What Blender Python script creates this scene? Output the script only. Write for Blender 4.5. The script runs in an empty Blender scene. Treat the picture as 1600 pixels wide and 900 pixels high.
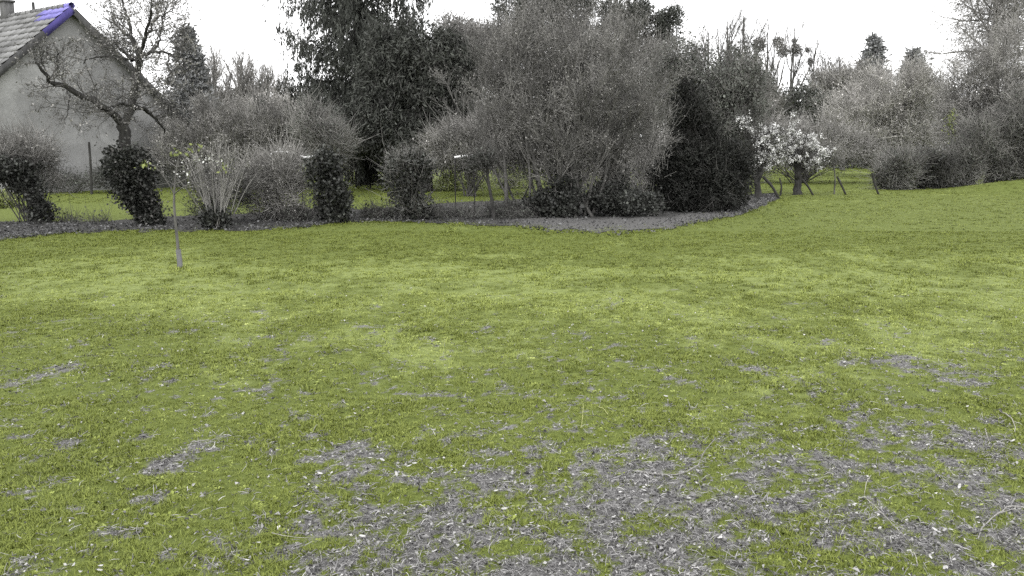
import bpy, math
import numpy as np
from mathutils import Vector

S = bpy.context.scene
R = math.radians
F = 1331.0            # focal length in pixels of a 1600 wide frame
TH = R(9.2)           # camera pitch
CAMZ = 1.6

# ------------------------------------------------------------------ camera, sky, light
cam = bpy.data.cameras.new("camera")
cam.sensor_width = 36.0
cam.lens = F / 1600.0 * 36.0
cam.clip_start = 0.05
cam.clip_end = 3000.0
camo = bpy.data.objects.new("camera", cam)
S.collection.objects.link(camo)
camo.location = (0, 0, CAMZ)
camo.rotation_euler = (math.pi / 2 - TH, 0, 0)
S.camera = camo

SUN_EL, SUN_AZ = R(48), R(200)
w = bpy.data.worlds.new("World")
S.world = w
w.use_nodes = True
nt = w.node_tree
nt.nodes.clear()
out = nt.nodes.new("ShaderNodeOutputWorld")
bg = nt.nodes.new("ShaderNodeBackground")
sky = nt.nodes.new("ShaderNodeTexSky")
sky.sky_type = 'NISHITA'
sky.sun_disc = False
sky.sun_elevation = SUN_EL
sky.sun_rotation = SUN_AZ
sky.air_density = 1.5
sky.dust_density = 6.0
hs = nt.nodes.new("ShaderNodeHueSaturation")
hs.inputs['Saturation'].default_value = 0.08
nt.links.new(sky.outputs[0], hs.inputs['Color'])
tc = nt.nodes.new("ShaderNodeTexCoord")
nz = nt.nodes.new("ShaderNodeTexNoise")
nz.inputs['Scale'].default_value = 2.2
nz.inputs['Detail'].default_value = 4
nt.links.new(tc.outputs['Generated'], nz.inputs['Vector'])
rp = nt.nodes.new("ShaderNodeValToRGB")
rp.color_ramp.elements[0].position = 0.3
rp.color_ramp.elements[0].color = (1.25, 1.25, 1.26, 1)
rp.color_ramp.elements[1].position = 0.7
rp.color_ramp.elements[1].color = (1.55, 1.55, 1.55, 1)
nt.links.new(nz.outputs[0], rp.inputs[0])
mul = nt.nodes.new("ShaderNodeMixRGB")
mul.blend_type = 'MULTIPLY'
mul.inputs[0].default_value = 1
mul.inputs[2].default_value = (10, 10, 10, 1)
nt.links.new(rp.outputs[0], mul.inputs[1])
mx = nt.nodes.new("ShaderNodeMixRGB")
mx.inputs[0].default_value = 0.8
nt.links.new(hs.outputs[0], mx.inputs[1])
nt.links.new(mul.outputs[0], mx.inputs[2])
nt.links.new(mx.outputs[0], bg.inputs['Color'])
bg.inputs['Strength'].default_value = 0.13
nt.links.new(bg.outputs[0], out.inputs['Surface'])

sl = bpy.data.lights.new("sun", 'SUN')
sl.energy = 0.7
sl.angle = R(30)
sl.color = (1.0, 0.98, 0.95)
so = bpy.data.objects.new("sun", sl)
S.collection.objects.link(so)
so.rotation_euler = (math.pi / 2 - SUN_EL, 0, math.pi - SUN_AZ)

S.view_settings.view_transform = 'Standard'
S.view_settings.look = 'None'
S.view_settings.exposure = 0.65
S.view_settings.gamma = 1.0
S.render.engine = 'CYCLES'
S.cycles.max_bounces = 5
S.cycles.diffuse_bounces = 3
S.cycles.use_denoising = False

# ------------------------------------------------------------------ small helpers
rng = np.random.default_rng(7)


def ray(px, py):
    x = (px - 800.0) / F
    y = (450.0 - py) / F
    return np.array([x, math.cos(TH) + y * math.sin(TH), -math.sin(TH) + y * math.cos(TH)])


def P(px, py, Y):
    """world point seen at a photograph pixel, at distance Y ahead"""
    d = ray(px, py)
    return np.array([0, 0, CAMZ]) + d * (Y / d[1])


def G(px, py):
    """where the pixel's ray meets flat ground"""
    d = ray(px, py)
    p = np.array([0, 0, CAMZ]) + d * (CAMZ / -d[2])
    return p


def hash2(ix, iy, s):
    n = (ix.astype(np.int64) * 374761393 + iy.astype(np.int64) * 668265263 + s * 1442695041) & 0xffffffff
    n = ((n ^ (n >> 13)) * 1274126177) & 0xffffffff
    n = n ^ (n >> 16)
    return (n & 0xffff) / 65535.0


def vnoise(x, y, s=0):
    x = np.asarray(x, float)
    y = np.asarray(y, float)
    ix = np.floor(x)
    iy = np.floor(y)
    fx = x - ix
    fy = y - iy
    fx = fx * fx * (3 - 2 * fx)
    fy = fy * fy * (3 - 2 * fy)
    a = hash2(ix, iy, s)
    b = hash2(ix + 1, iy, s)
    c = hash2(ix, iy + 1, s)
    d = hash2(ix + 1, iy + 1, s)
    return (a * (1 - fx) + b * fx) * (1 - fy) + (c * (1 - fx) + d * fx) * fy


def fbm(x, y, s=0, o=4):
    t = 0
    a = 0.5
    for i in range(o):
        t = t + a * vnoise(x * 2 ** i, y * 2 ** i, s + i * 17)
        a *= 0.5
    return t / (1 - 0.5 ** o)


def sstep(a, b, x):
    t = np.clip((x - a) / (b - a), 0, 1)
    return t * t * (3 - 2 * t)


def height(x, y):
    x = np.asarray(x, float)
    y = np.asarray(y, float)
    h = 0.05 * (fbm(x * 0.5, y * 0.5, 3, 3) - 0.5) * sstep(60, 10, y)
    h = h + 0.035 * (fbm(x * 4.0, y * 4.0, 9, 3) - 0.5) * sstep(25, 4, y)
    # the grassy bank at the right of the hedge
    h = h + 0.42 * np.exp(-((x - 20.5) / 2.2) ** 2 - ((y - 34.0) / 2.0) ** 2)
    return h


def norm(v):
    return v / np.maximum(np.linalg.norm(v, axis=-1, keepdims=True), 1e-9)


def mesh(name, verts, faces, mat, parent=None, attrs=None, smooth=False):
    """faces: one (n,3) or (n,4) array, or a list of such arrays -> ONE linked mesh object"""
    if not isinstance(faces, list):
        faces = [faces]
    faces = [np.asarray(f, np.int32) for f in faces if len(f)]
    verts = np.asarray(verts, np.float32)
    me = bpy.data.meshes.new(name)
    me.vertices.add(len(verts))
    me.vertices.foreach_set('co', verts.ravel())
    if faces:
        loops = np.concatenate([f.ravel() for f in faces])
        tot = np.concatenate([np.full(len(f), f.shape[1], np.int32) for f in faces])
        start = np.concatenate([[0], np.cumsum(tot)[:-1]]).astype(np.int32)
        me.loops.add(len(loops))
        me.loops.foreach_set('vertex_index', loops)
        me.polygons.add(len(tot))
        me.polygons.foreach_set('loop_start', start)
        me.polygons.foreach_set('loop_total', tot)
        if smooth:
            me.polygons.foreach_set('use_smooth', np.ones(len(tot), bool))
    for k, v in (attrs or {}).items():
        v = np.asarray(v)
        if v.dtype.kind in 'ib':
            a = me.attributes.new(k, 'INT', 'POINT')
            a.data.foreach_set('value', v.astype(np.int32))
        elif v.ndim == 2:
            a = me.attributes.new(k, 'FLOAT_VECTOR', 'POINT')
            a.data.foreach_set('vector', v.astype(np.float32).ravel())
        else:
            a = me.attributes.new(k, 'FLOAT', 'POINT')
            a.data.foreach_set('value', v.astype(np.float32))
    me.update(calc_edges=True)
    me.validate()
    if mat:
        me.materials.append(mat)
    o = bpy.data.objects.new(name, me)
    S.collection.objects.link(o)
    if parent is not None:
        o.parent = parent
    return o


def tag(o, label=None, cat=None, group=None, kind=None):
    for k, v in (('label', label), ('category', cat), ('group', group), ('kind', kind)):
        if v:
            o[k] = v
    return o


def thing(name, label, cat, loc=(0, 0, 0), group=None):
    o = bpy.data.objects.new(name, None)
    o.empty_display_size = 0.2
    S.collection.objects.link(o)
    o.location = Vector([float(c) for c in loc])
    return tag(o, label, cat, group)


class Geo:
    """collects vertices and faces of one mesh, in world space; built relative to an origin"""

    def __init__(self):
        self.v = []
        self.f3 = []
        self.f4 = []
        self.n = 0

    def add(self, v, f):
        v = np.asarray(v, float).reshape(-1, 3)
        f = np.asarray(f, np.int64) + self.n
        (self.f3 if f.shape[1] == 3 else self.f4).append(f)
        self.v.append(v)
        self.n += len(v)

    def tubes(self, pts, rad, s=3, cap=False):
        """pts (N,K,3), rad (N,K): swept tapered tubes"""
        pts = np.asarray(pts, float)
        rad = np.asarray(rad, float)
        if pts.ndim == 2:
            pts = pts[None]
            rad = rad[None]
        N, K, _ = pts.shape
        if N == 0:
            return
        t = np.gradient(pts, axis=1) if K > 2 else np.repeat(pts[:, 1:] - pts[:, :1], 2, axis=1)
        t = norm(t)
        m = norm(t.mean(axis=1))
        ref = np.where(np.abs(m[:, 2:3]) > 0.8, np.array([[1.0, 0.13, 0.0]]), np.array([[0.0, 0.0, 1.0]]))
        ref = np.repeat(ref[:, None, :], K, axis=1)
        u = norm(np.cross(t, ref))
        v = np.cross(t, u)
        a = np.arange(s) * 2 * math.pi / s
        ring = (u[:, :, None, :] * np.cos(a)[None, None, :, None] + v[:, :, None, :] * np.sin(a)[None, None, :, None])
        V = pts[:, :, None, :] + ring * rad[:, :, None, None]
        idx = np.arange(N * K * s).reshape(N, K, s)
        A = idx[:, :-1, :]
        B = idx[:, 1:, :]
        A2 = np.roll(A, -1, axis=2)
        B2 = np.roll(B, -1, axis=2)
        f = np.stack([A, A2, B2, B], axis=-1).reshape(-1, 4)
        self.add(V.reshape(-1, 3), f)
        if cap and s == 4:
            base = self.n - N * K * s
            self.f4.append(idx[:, -1, :].reshape(-1, 4) + base)
            self.f4.append(idx[:, 0, ::-1].reshape(-1, 4) + base)

    def leaves(self, pos, d, L, W, rs, bend=0.25):
        """little folded diamond leaves, 2 tris each"""
        n = len(pos)
        if n == 0:
            return
        d = norm(d)
        side = norm(np.cross(d, norm(rs.normal(size=(n, 3)))))
        up = np.cross(side, d)
        L = np.broadcast_to(L, (n,))[:, None]
        W = np.broadcast_to(W, (n,))[:, None]
        a = pos
        b = pos + d * L * 0.5 + side * W * 0.5 + up * L * bend * 0.5
        c = pos + d * L
        e = pos + d * L * 0.5 - side * W * 0.5 + up * L * bend * 0.5
        V = np.stack([a, b, c, e], axis=1).reshape(-1, 3)
        i = np.arange(n)[:, None] * 4
        self.add(V, np.concatenate([i + np.array([[0, 1, 2]]), i + np.array([[0, 2, 3]])]))

    def box(self, c, sx, sy, sz, ax=None):
        """box centred at c; ax: rows are its local axes"""
        ax = np.eye(3) if ax is None else np.asarray(ax, float)
        q = np.array([[i, j, k] for i in (-.5, .5) for j in (-.5, .5) for k in (-.5, .5)])
        V = np.asarray(c) + (q * np.array([sx, sy, sz])) @ ax
        self.add(V, [[0, 1, 3, 2], [4, 6, 7, 5], [0, 4, 5, 1], [2, 3, 7, 6], [0, 2, 6, 4], [1, 5, 7, 3]])

    def build(self, name, mat, parent=None, smooth=False, origin=None):
        if origin is None:
            origin = np.array(parent.location) if parent is not None else None
            if parent is not None and parent.parent is not None:
                origin = origin + np.array(parent.parent.location)
        v = np.concatenate(self.v) if self.v else np.zeros((0, 3))
        if origin is not None:
            v = v - np.asarray(origin)
        fs = []
        if self.f3:
            fs.append(np.concatenate(self.f3))
        if self.f4:
            fs.append(np.concatenate(self.f4))
        o = mesh(name, v, fs, mat, parent, smooth=smooth)
        if parent is None and origin is not None:
            o.location = Vector([float(c) for c in origin])
        return o


# ------------------------------------------------------------------ materials
def new_mat(name, rough=0.85, spec=0.2):
    m = bpy.data.materials.new(name)
    m.use_nodes = True
    b = m.node_tree.nodes['Principled BSDF']
    b.inputs['Roughness'].default_value = rough
    b.inputs['Specular IOR Level'].default_value = spec
    return m, m.node_tree, b


def ramp(t, fac, stops):
    r = t.nodes.new("ShaderNodeValToRGB")
    while len(r.color_ramp.elements) < len(stops):
        r.color_ramp.elements.new(0.5)
    for e, (p, c) in zip(r.color_ramp.elements, stops):
        e.position = p
        e.color = (*c, 1)
    t.links.new(fac, r.inputs[0])
    return r.outputs[0]


def noise(t, scale, detail=4, coord='Object', rough=0.6, stretch=None):
    c = t.nodes.new("ShaderNodeTexCoord")
    n = t.nodes.new("ShaderNodeTexNoise")
    n.inputs['Scale'].default_value = scale
    n.inputs['Detail'].default_value = detail
    n.inputs['Roughness'].default_value = rough
    src = c.outputs[coord]
    if stretch:
        mp = t.nodes.new("ShaderNodeMapping")
        mp.inputs['Scale'].default_value = stretch
        t.links.new(src, mp.inputs[0])
        src = mp.outputs[0]
    t.links.new(src, n.inputs['Vector'])
    return n.outputs[0]


def bump(t, b, fac, strength=0.4, dist=0.02):
    k = t.nodes.new("ShaderNodeBump")
    k.inputs['Strength'].default_value = strength
    k.inputs['Distance'].default_value = dist
    t.links.new(fac, k.inputs['Height'])
    t.links.new(k.outputs[0], b.inputs['Normal'])


def bark(name, c, var=0.45, scale=14):
    m, t, b = new_mat(name, 0.9)
    n = noise(t, scale, 6, stretch=(1, 1, 0.3))
    lo = tuple(x * (1 - var) for x in c)
    hi = tuple(min(1, x * (1 + var)) for x in c)
    t.links.new(ramp(t, n, [(0.3, lo), (0.7, hi)]), b.inputs['Base Color'])
    bump(t, b, n, 0.7, 0.02)
    return m


def leafmat(name, stops, rough=0.7, spec=0.2, clump=1.3):
    m, t, b = new_mat(name, rough, spec)
    g = t.nodes.new("ShaderNodeNewGeometry")
    c = ramp(t, g.outputs['Random Per Island'], stops)
    if clump:
        n = noise(t, clump, 3, rough=0.5)
        k = t.nodes.new("ShaderNodeMixRGB")
        k.blend_type = 'MULTIPLY'
        k.inputs[0].default_value = 1
        t.links.new(c, k.inputs[1])
        t.links.new(ramp(t, n, [(0.36, grey(0.62)), (0.64, grey(1.3))]), k.inputs[2])
        c = k.outputs[0]
    t.links.new(c, b.inputs['Base Color'])
    return m


def grey(v, tint=(1.0, 1.0, 1.0)):
    return tuple(v * k for k in tint)


WARM = (1.03, 1.0, 0.95)
COOL = (0.98, 1.0, 1.0)
GRN = (0.97, 1.03, 0.90)
M = {}
M['bark'] = bark('bark_grey', grey(0.085, WARM))
M['bark_dark'] = bark('bark_dark', grey(0.032, WARM))
M['bark_pale'] = bark('bark_pale', grey(0.19, WARM))
M['twig'] = leafmat('twig_grey', [(0, grey(0.12, WARM)), (1, grey(0.26, WARM))])
M['twig_willow'] = leafmat('twig_willow', [(0, grey(0.09, WARM)), (1, grey(0.20, WARM))])
M['bud_willow'] = leafmat('willow_buds', [(0, grey(0.08, WARM)), (1, grey(0.22, WARM))])
M['twig_fine'] = leafmat('twig_fine', [(0, grey(0.05, WARM)), (1, grey(0.13, WARM))])
M['twig_mid'] = leafmat('twig_mid', [(0, grey(0.17, WARM)), (1, grey(0.31, WARM))])
M['twig_dark'] = leafmat('twig_dark', [(0, grey(0.05, WARM)), (1, grey(0.11, WARM))])
M['twig_pale'] = leafmat('twig_pale', [(0, grey(0.27, WARM)), (1, grey(0.46, WARM))])  # far thickets: distance haze put into the pale colour
M['ivy'] = leafmat('ivy_leaf', [(0, grey(0.018, GRN)), (0.85, grey(0.038, GRN)), (1, grey(0.09, GRN))], 0.5, 0.3)
M['yew'] = leafmat('yew_needles', [(0, grey(0.013, GRN)), (0.85, grey(0.022, GRN)), (1, grey(0.034, GRN))])
M['evergreen'] = leafmat('evergreen_leaf', [(0, grey(0.05, GRN)), (0.8, grey(0.085, GRN)), (1, grey(0.11, GRN))])
M['evergreen_grey'] = leafmat('evergreen_grey_leaf', [(0, grey(0.06, GRN)), (0.8, grey(0.11, GRN)), (1, grey(0.15, GRN))])
M['spruce'] = leafmat('spruce_needles', [(0, grey(0.04, GRN)), (1, grey(0.075, GRN))])
M['farfir'] = leafmat('far_conifer_needles', [(0, grey(0.18, COOL)), (1, grey(0.26, COOL))])  # needles paled, haze painted into their colour
M['bud'] = leafmat('opening_buds', [(0, grey(0.12, WARM)), (0.7, grey(0.20, WARM)), (1, grey(0.34, WARM))])
M['bud_mid'] = leafmat('grey_buds', [(0, grey(0.17, WARM)), (1, grey(0.29, WARM))])
M['bud_pale'] = leafmat('pale_buds', [(0, grey(0.27, WARM)), (1, grey(0.46, WARM))])  # paled like the far twigs, haze in the colour
M['spring'] = leafmat('spring_leaf', [(0, (0.10, 0.12, 0.035)), (1, (0.22, 0.25, 0.09))])
M['blossom'] = leafmat('white_blossom', [(0, (0.38, 0.38, 0.37)), (0.6, (0.55, 0.55, 0.54)), (1, (0.82, 0.82, 0.81))], clump=0)
M['wood'] = bark('weathered_wood', grey(0.16, WARM), 0.4, 20)
M['wood_pale'] = bark('pale_wood', grey(0.45, WARM), 0.25, 20)


def metal_white():
    m, t, b = new_mat('white_paint', 0.5, 0.4)
    n = noise(t, 9, 4)
    t.links.new(ramp(t, n, [(0.3, (0.6, 0.6, 0.6)), (0.7, (0.82, 0.82, 0.81))]), b.inputs['Base Color'])
    return m


M['white'] = metal_white()

# ------------------------------------------------------------------ the ground: lawn masks
def ell(px, py, rx, ry):
    """an ellipse on the ground under a pixel ellipse"""
    c = G(px, py)
    e = G(px + rx, py)
    f = G(px, py - ry)
    return c[0], c[1], abs(e[0] - c[0]), abs(f[1] - c[1])


PATCHES = [ell(*a) for a in (
    (1430, 572, 75, 17), (1500, 598, 38, 12), (1325, 568, 22, 10), (1385, 665, 60, 14), (1300, 535, 14, 5),
    (85, 585, 28, 16), (12, 605, 22, 12), (90, 642, 50, 7), (250, 605, 14, 10), (265, 725, 45, 16),
    (315, 700, 30, 12), (200, 800, 26, 14), (105, 690, 24, 10), (180, 832, 40, 10), (225, 780, 30, 10),
    (620, 750, 90, 18), (560, 700, 60, 12), (735, 690, 50, 12), (850, 636, 14, 8), (780, 710, 60, 14),
    (960, 710, 90, 16), (700, 810, 90, 26), (480, 850, 110, 30), (600, 870, 140, 30), (860, 740, 110, 16),
    (1000, 745, 110, 16), (1180, 790, 160, 40), (950, 820, 110, 30), (900, 870, 160, 30), (1330, 850, 90, 30),
    (1540, 830, 90, 40), (1500, 760, 90, 16), (1090, 850, 110, 30), (1230, 740, 60, 16), (1440, 735, 50, 10),
    (1220, 660, 22, 8), (1150, 662, 24, 5), (1560, 660, 30, 8), (1130, 690, 40, 9))]
GREENS = [ell(*a) for a in (
    (340, 795, 45, 12), (1240, 870, 100, 22), (1400, 885, 60, 18), (100, 860, 60, 20), (1550, 870, 40, 10), (790, 860, 70, 14),
    (1450, 800, 60, 20), (1120, 735, 30, 12))]


def blob(x, y, E, s):
    m = np.zeros_like(x)
    wx = (fbm(x * 5, y * 5, s, 3) - 0.5) * 0.9
    wy = (fbm(x * 5 + 31, y * 5 + 7, s + 3, 3) - 0.5) * 0.9
    for cx, cy, rx, ry in E:
        q = ((x - cx) / rx + wx) ** 2 + ((y - cy) / ry + wy) ** 2
        m = np.maximum(m, sstep(1.25, 0.55, q))
    return m


def masks(x, y):
    """bare: dead thatch and leaf litter shows; pale: dry pale grass"""
    n = fbm(x * 4.2, y * 4.2, 21, 4)
    n2 = fbm(x * 11, y * 11, 51, 3)
    near = 2.6 * sstep(5.2, 3.0, y) * (0.12 + 0.88 * sstep(-1.3, -0.6, x) * (1 - 0.45 * sstep(1.0, 1.8, x))) + 0.45 * sstep(7.5, 4.5, y) * sstep(0.0, 2.5, x)
    bare = sstep(0.56, 0.72, n * 0.55 + n2 * 0.45 + 0.14 * near - 0.03)
    bare = np.maximum(bare * sstep(13, 6, y), blob(x, y, PATCHES, 77) * sstep(0.36, 0.52, n2 * 0.6 + n * 0.4))
    n3 = fbm(x * 22, y * 22, 91, 3)
    bare = bare * sstep(0.30, 0.47, n3) * (0.35 + 0.65 * sstep(0.32, 0.47, fbm(x * 7.5, y * 6.0, 83, 3))) * (1 - 0.9 * blob(x, y, GREENS, 5))
    bare = np.maximum(bare, sstep(0.655, 0.72, n3 * 0.65 + n2 * 0.35) * sstep(8.5, 5.5, y) * 0.95)
    p = fbm(x * 0.55, y * 0.45, 33, 4) * 0.36 + fbm(x * 2.6, y * 2.0, 43, 4) * 0.34 + fbm(x * 9, y * 7, 47, 3) * 0.30
    band = np.exp(-((y - 10.0) / 3.6) ** 2) * 0.20 + sstep(8, 20, x) * 0.06 * sstep(15, 22, y)
    pale = 0.85 * sstep(0.47, 0.66, p + band * 1.25 - 0.125 - 0.05 * sstep(-2, -7, x) * sstep(9, 13, y))
    return bare, pale


def graded(a, b, step, growth, lim):
    core = list(np.arange(a, b, step))
    v = b
    st = step
    while v < lim:
        core.append(v)
        st *= growth
        v += st
    core.append(lim)
    return np.array(core)


gx = graded(0, 3.6, 0.045, 1.035, 700)
gx = np.concatenate([-gx[:0:-1], gx])
gy = np.concatenate([[-60, -20, -5, 0, 1.2, 2.0], graded(2.3, 7.0, 0.04, 1.022, 900)])
X, Y = np.meshgrid(gx, gy)
Z = height(X, Y)
nb = masks(X, Y)
nx, ny = len(gx), len(gy)
ii = np.arange(nx * ny).reshape(ny, nx)
fq = np.stack([ii[:-1, :-1], ii[:-1, 1:], ii[1:, 1:], ii[1:, :-1]], axis=-1).reshape(-1, 4)


def ground_mat():
    m, t, b = new_mat('lawn_ground', 0.95, 0.1)

    def at(n):
        a = t.nodes.new("ShaderNodeAttribute")
        a.attribute_name = n
        return a.outputs['Fac']

    def mixc(f, a, c):
        k = t.nodes.new("ShaderNodeMixRGB")
        t.links.new(f, k.inputs[0])
        t.links.new(a, k.inputs[1])
        t.links.new(c, k.inputs[2])
        return k.outputs[0]

    fine = noise(t, 55, 5, rough=0.7)
    mid = noise(t, 9, 5, rough=0.7)
    green = ramp(t, mid, [(0.3, (0.070, 0.088, 0.019)), (0.7, (0.120, 0.146, 0.038))])
    pal = ramp(t, mid, [(0.3, (0.130, 0.158, 0.049)), (0.7, (0.205, 0.240, 0.085))])
    soil = ramp(t, fine, [(0.30, (0.065, 0.064, 0.063)), (0.50, (0.15, 0.147, 0.146)), (0.70, (0.26, 0.255, 0.253))])
    c = mixc(at('pale'), green, pal)
    ad = t.nodes.new("ShaderNodeMath")
    ad.operation = 'MULTIPLY_ADD'
    t.links.new(noise(t, 16, 4, rough=0.7), ad.inputs[0])
    ad.inputs[1].default_value = 1.5
    t.links.new(at('bare'), ad.inputs[2])
    mr = t.nodes.new("ShaderNodeMapRange")
    mr.inputs['From Min'].default_value = 0.95
    mr.inputs['From Max'].default_value = 1.45
    t.links.new(ad.outputs[0], mr.inputs['Value'])
    c = mixc(mr.outputs[0], c, soil)
    t.links.new(c, b.inputs['Base Color'])
    bump(t, b, fine, 0.9, 0.02)
    return m


M['ground'] = ground_mat()
ground = mesh('ground', np.stack([X, Y, Z], -1).reshape(-1, 3), fq, M['ground'],
              attrs={'bare': nb[0].ravel(), 'pale': nb[1].ravel()}, smooth=True)
tag(ground, 'olive green lawn with bare grey patches reaching back to the trees', kind='structure')

# ------------------------------------------------------------------ soil bed along the hedgerow
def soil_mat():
    m, t, b = new_mat('shaded_leaf_mould', 0.95, 0.1)
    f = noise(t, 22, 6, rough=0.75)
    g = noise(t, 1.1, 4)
    a = ramp(t, f, [(0.3, (0.026, 0.0255, 0.025)), (0.55, (0.062, 0.061, 0.059)), (0.75, (0.11, 0.108, 0.106))])  # dark mould, with the shade under the shrubs painted into its tone
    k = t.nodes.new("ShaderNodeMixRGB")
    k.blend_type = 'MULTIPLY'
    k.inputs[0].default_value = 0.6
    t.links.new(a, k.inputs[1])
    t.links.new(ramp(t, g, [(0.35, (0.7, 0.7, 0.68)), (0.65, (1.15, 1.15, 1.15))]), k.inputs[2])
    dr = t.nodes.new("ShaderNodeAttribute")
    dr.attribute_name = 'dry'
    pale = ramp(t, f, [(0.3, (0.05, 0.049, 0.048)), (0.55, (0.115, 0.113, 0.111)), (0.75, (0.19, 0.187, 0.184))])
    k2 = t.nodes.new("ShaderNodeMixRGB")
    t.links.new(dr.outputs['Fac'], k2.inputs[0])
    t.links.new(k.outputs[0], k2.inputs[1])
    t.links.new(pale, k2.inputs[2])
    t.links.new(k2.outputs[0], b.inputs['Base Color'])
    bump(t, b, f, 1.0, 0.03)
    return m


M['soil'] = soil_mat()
front = [(-220, 385), (-60, 379), (0, 375), (60, 369), (120, 364), (250, 361), (380, 360), (470, 356), (510, 349), (560, 346), (640, 347), (700, 349), (800, 352), (860, 359), (960, 362),
         (1050, 356), (1110, 344), (1160, 334), (1190, 322), (1215, 312)]
back = [(-220, 322), (-60, 346), (0, 349), (60, 349), (120, 350), (250, 343), (380, 336), (470, 328), (510, 328), (560, 330), (640, 325), (700, 318), (800, 314), (860, 306), (960, 304),
        (1050, 314), (1110, 310), (1160, 306), (1190, 304), (1215, 303)]


def soil_bed():
    a = np.array([G(*q)[:2] for q in front])
    c = np.array([G(*q)[:2] for q in back])
    s = np.linspace(0, 1, len(a))
    u = np.linspace(0, 1, 420)
    A = np.stack([np.interp(u, s, a[:, i]) for i in (0, 1)], -1)
    C = np.stack([np.interp(u, s, c[:, i]) for i in (0, 1)], -1)
    A[:, 1] += (fbm(u * 90, u * 0, 4, 3) - 0.5) * 1.3
    V = np.linspace(0, 1, 14)
    pts = A[:, None] * (1 - V)[None, :, None] + C[:, None] * V[None, :, None]
    z = height(pts[..., 0], pts[..., 1]) + 0.012 + 0.05 * fbm(pts[..., 0] * 3, pts[..., 1] * 3, 8, 3) * np.minimum(V * 6, 1)[None]
    v = np.concatenate([pts, z[..., None]], -1).reshape(-1, 3)
    i = np.arange(420 * 14).reshape(420, 14)
    f = np.stack([i[:-1, :-1], i[1:, :-1], i[1:, 1:], i[:-1, 1:]], -1).reshape(-1, 4)
    dry = sstep(-0.6, 0.8, pts[..., 0]) * sstep(0.34, 0.2, V[None] + 0.12 * (fbm(pts[..., 0] * 4, pts[..., 1] * 4, 3, 3) - .5))  # pale litter front right; elsewhere dark mould with painted shade
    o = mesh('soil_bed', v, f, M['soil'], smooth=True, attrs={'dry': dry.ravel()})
    tag(o, 'strip of bare soil and leaf mould below the hedgerow', kind='structure')


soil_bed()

# ------------------------------------------------------------------ grass (stuff): tufts instanced on points
def grass_mat():
    m, t, b = new_mat('grass_blade', 0.6, 0.25)
    a = t.nodes.new("ShaderNodeAttribute")
    a.attribute_type = 'INSTANCER'
    a.attribute_name = 'tint'
    g = t.nodes.new("ShaderNodeNewGeometry")
    ad = t.nodes.new("ShaderNodeMath")
    ad.operation = 'MULTIPLY_ADD'
    t.links.new(g.outputs['Random Per Island'], ad.inputs[0])
    ad.inputs[1].default_value = 0.35
    t.links.new(a.outputs['Fac'], ad.inputs[2])
    t.links.new(ramp(t, ad.outputs[0], [(0.0, (0.074, 0.092, 0.012)), (0.35, (0.146, 0.174, 0.030)), (0.75, (0.262, 0.305, 0.078)), (1.0, (0.38, 0.41, 0.15))]), b.inputs['Base Color'])
    return m


M['grass'] = grass_mat()


def tuft(rs, n, h, spread, w):
    V = []
    Fc = []
    k = 0
    for i in range(n):
        a = rs.uniform(0, 2 * math.pi)
        o = np.array([math.cos(a), math.sin(a), 0]) * rs.uniform(0, spread)
        b = rs.uniform(0, 2 * math.pi)
        d = np.array([math.cos(b), math.sin(b), 0])
        s = np.array([-d[1], d[0], 0]) * w * rs.uniform(0.6, 1.3)
        hh = h * rs.uniform(0.5, 1.15)
        ln = rs.uniform(0.2, 1.3) * hh
        p0 = o
        p1 = o + d * ln * 0.35 + np.array([0, 0, hh * 0.6])
        p2 = o + d * ln + np.array([0, 0, hh * rs.uniform(0.7, 1.0)])
        V += [p0 - s, p0 + s, p1 + s * 0.8, p1 - s * 0.8, p2]
        Fc += [[k, k + 1, k + 2], [k, k + 2, k + 3], [k + 3, k + 2, k + 4]]
        k += 5
    return np.array(V), np.array(Fc)


def rosette(rs, n, r):
    """flat weed leaves, clover and daisy size"""
    V = []
    Fc = []
    k = 0
    for i in range(n):
        a = rs.uniform(0, 2 * math.pi)
        d = np.array([math.cos(a), math.sin(a), rs.uniform(0.15, 0.6)])
        s = np.array([-d[1], d[0], rs.uniform(-.3, .3)]) * r * 0.28
        p0 = d * r * 0.15
        p1 = d * r * 0.65
        p2 = d * r * np.array([1, 1, 0.8])
        V += [p0, p1 + s, p2, p1 - s]
        Fc += [[k, k + 1, k + 2], [k, k + 2, k + 3]]
        k += 4
    return np.array(V), np.array(Fc)


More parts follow.
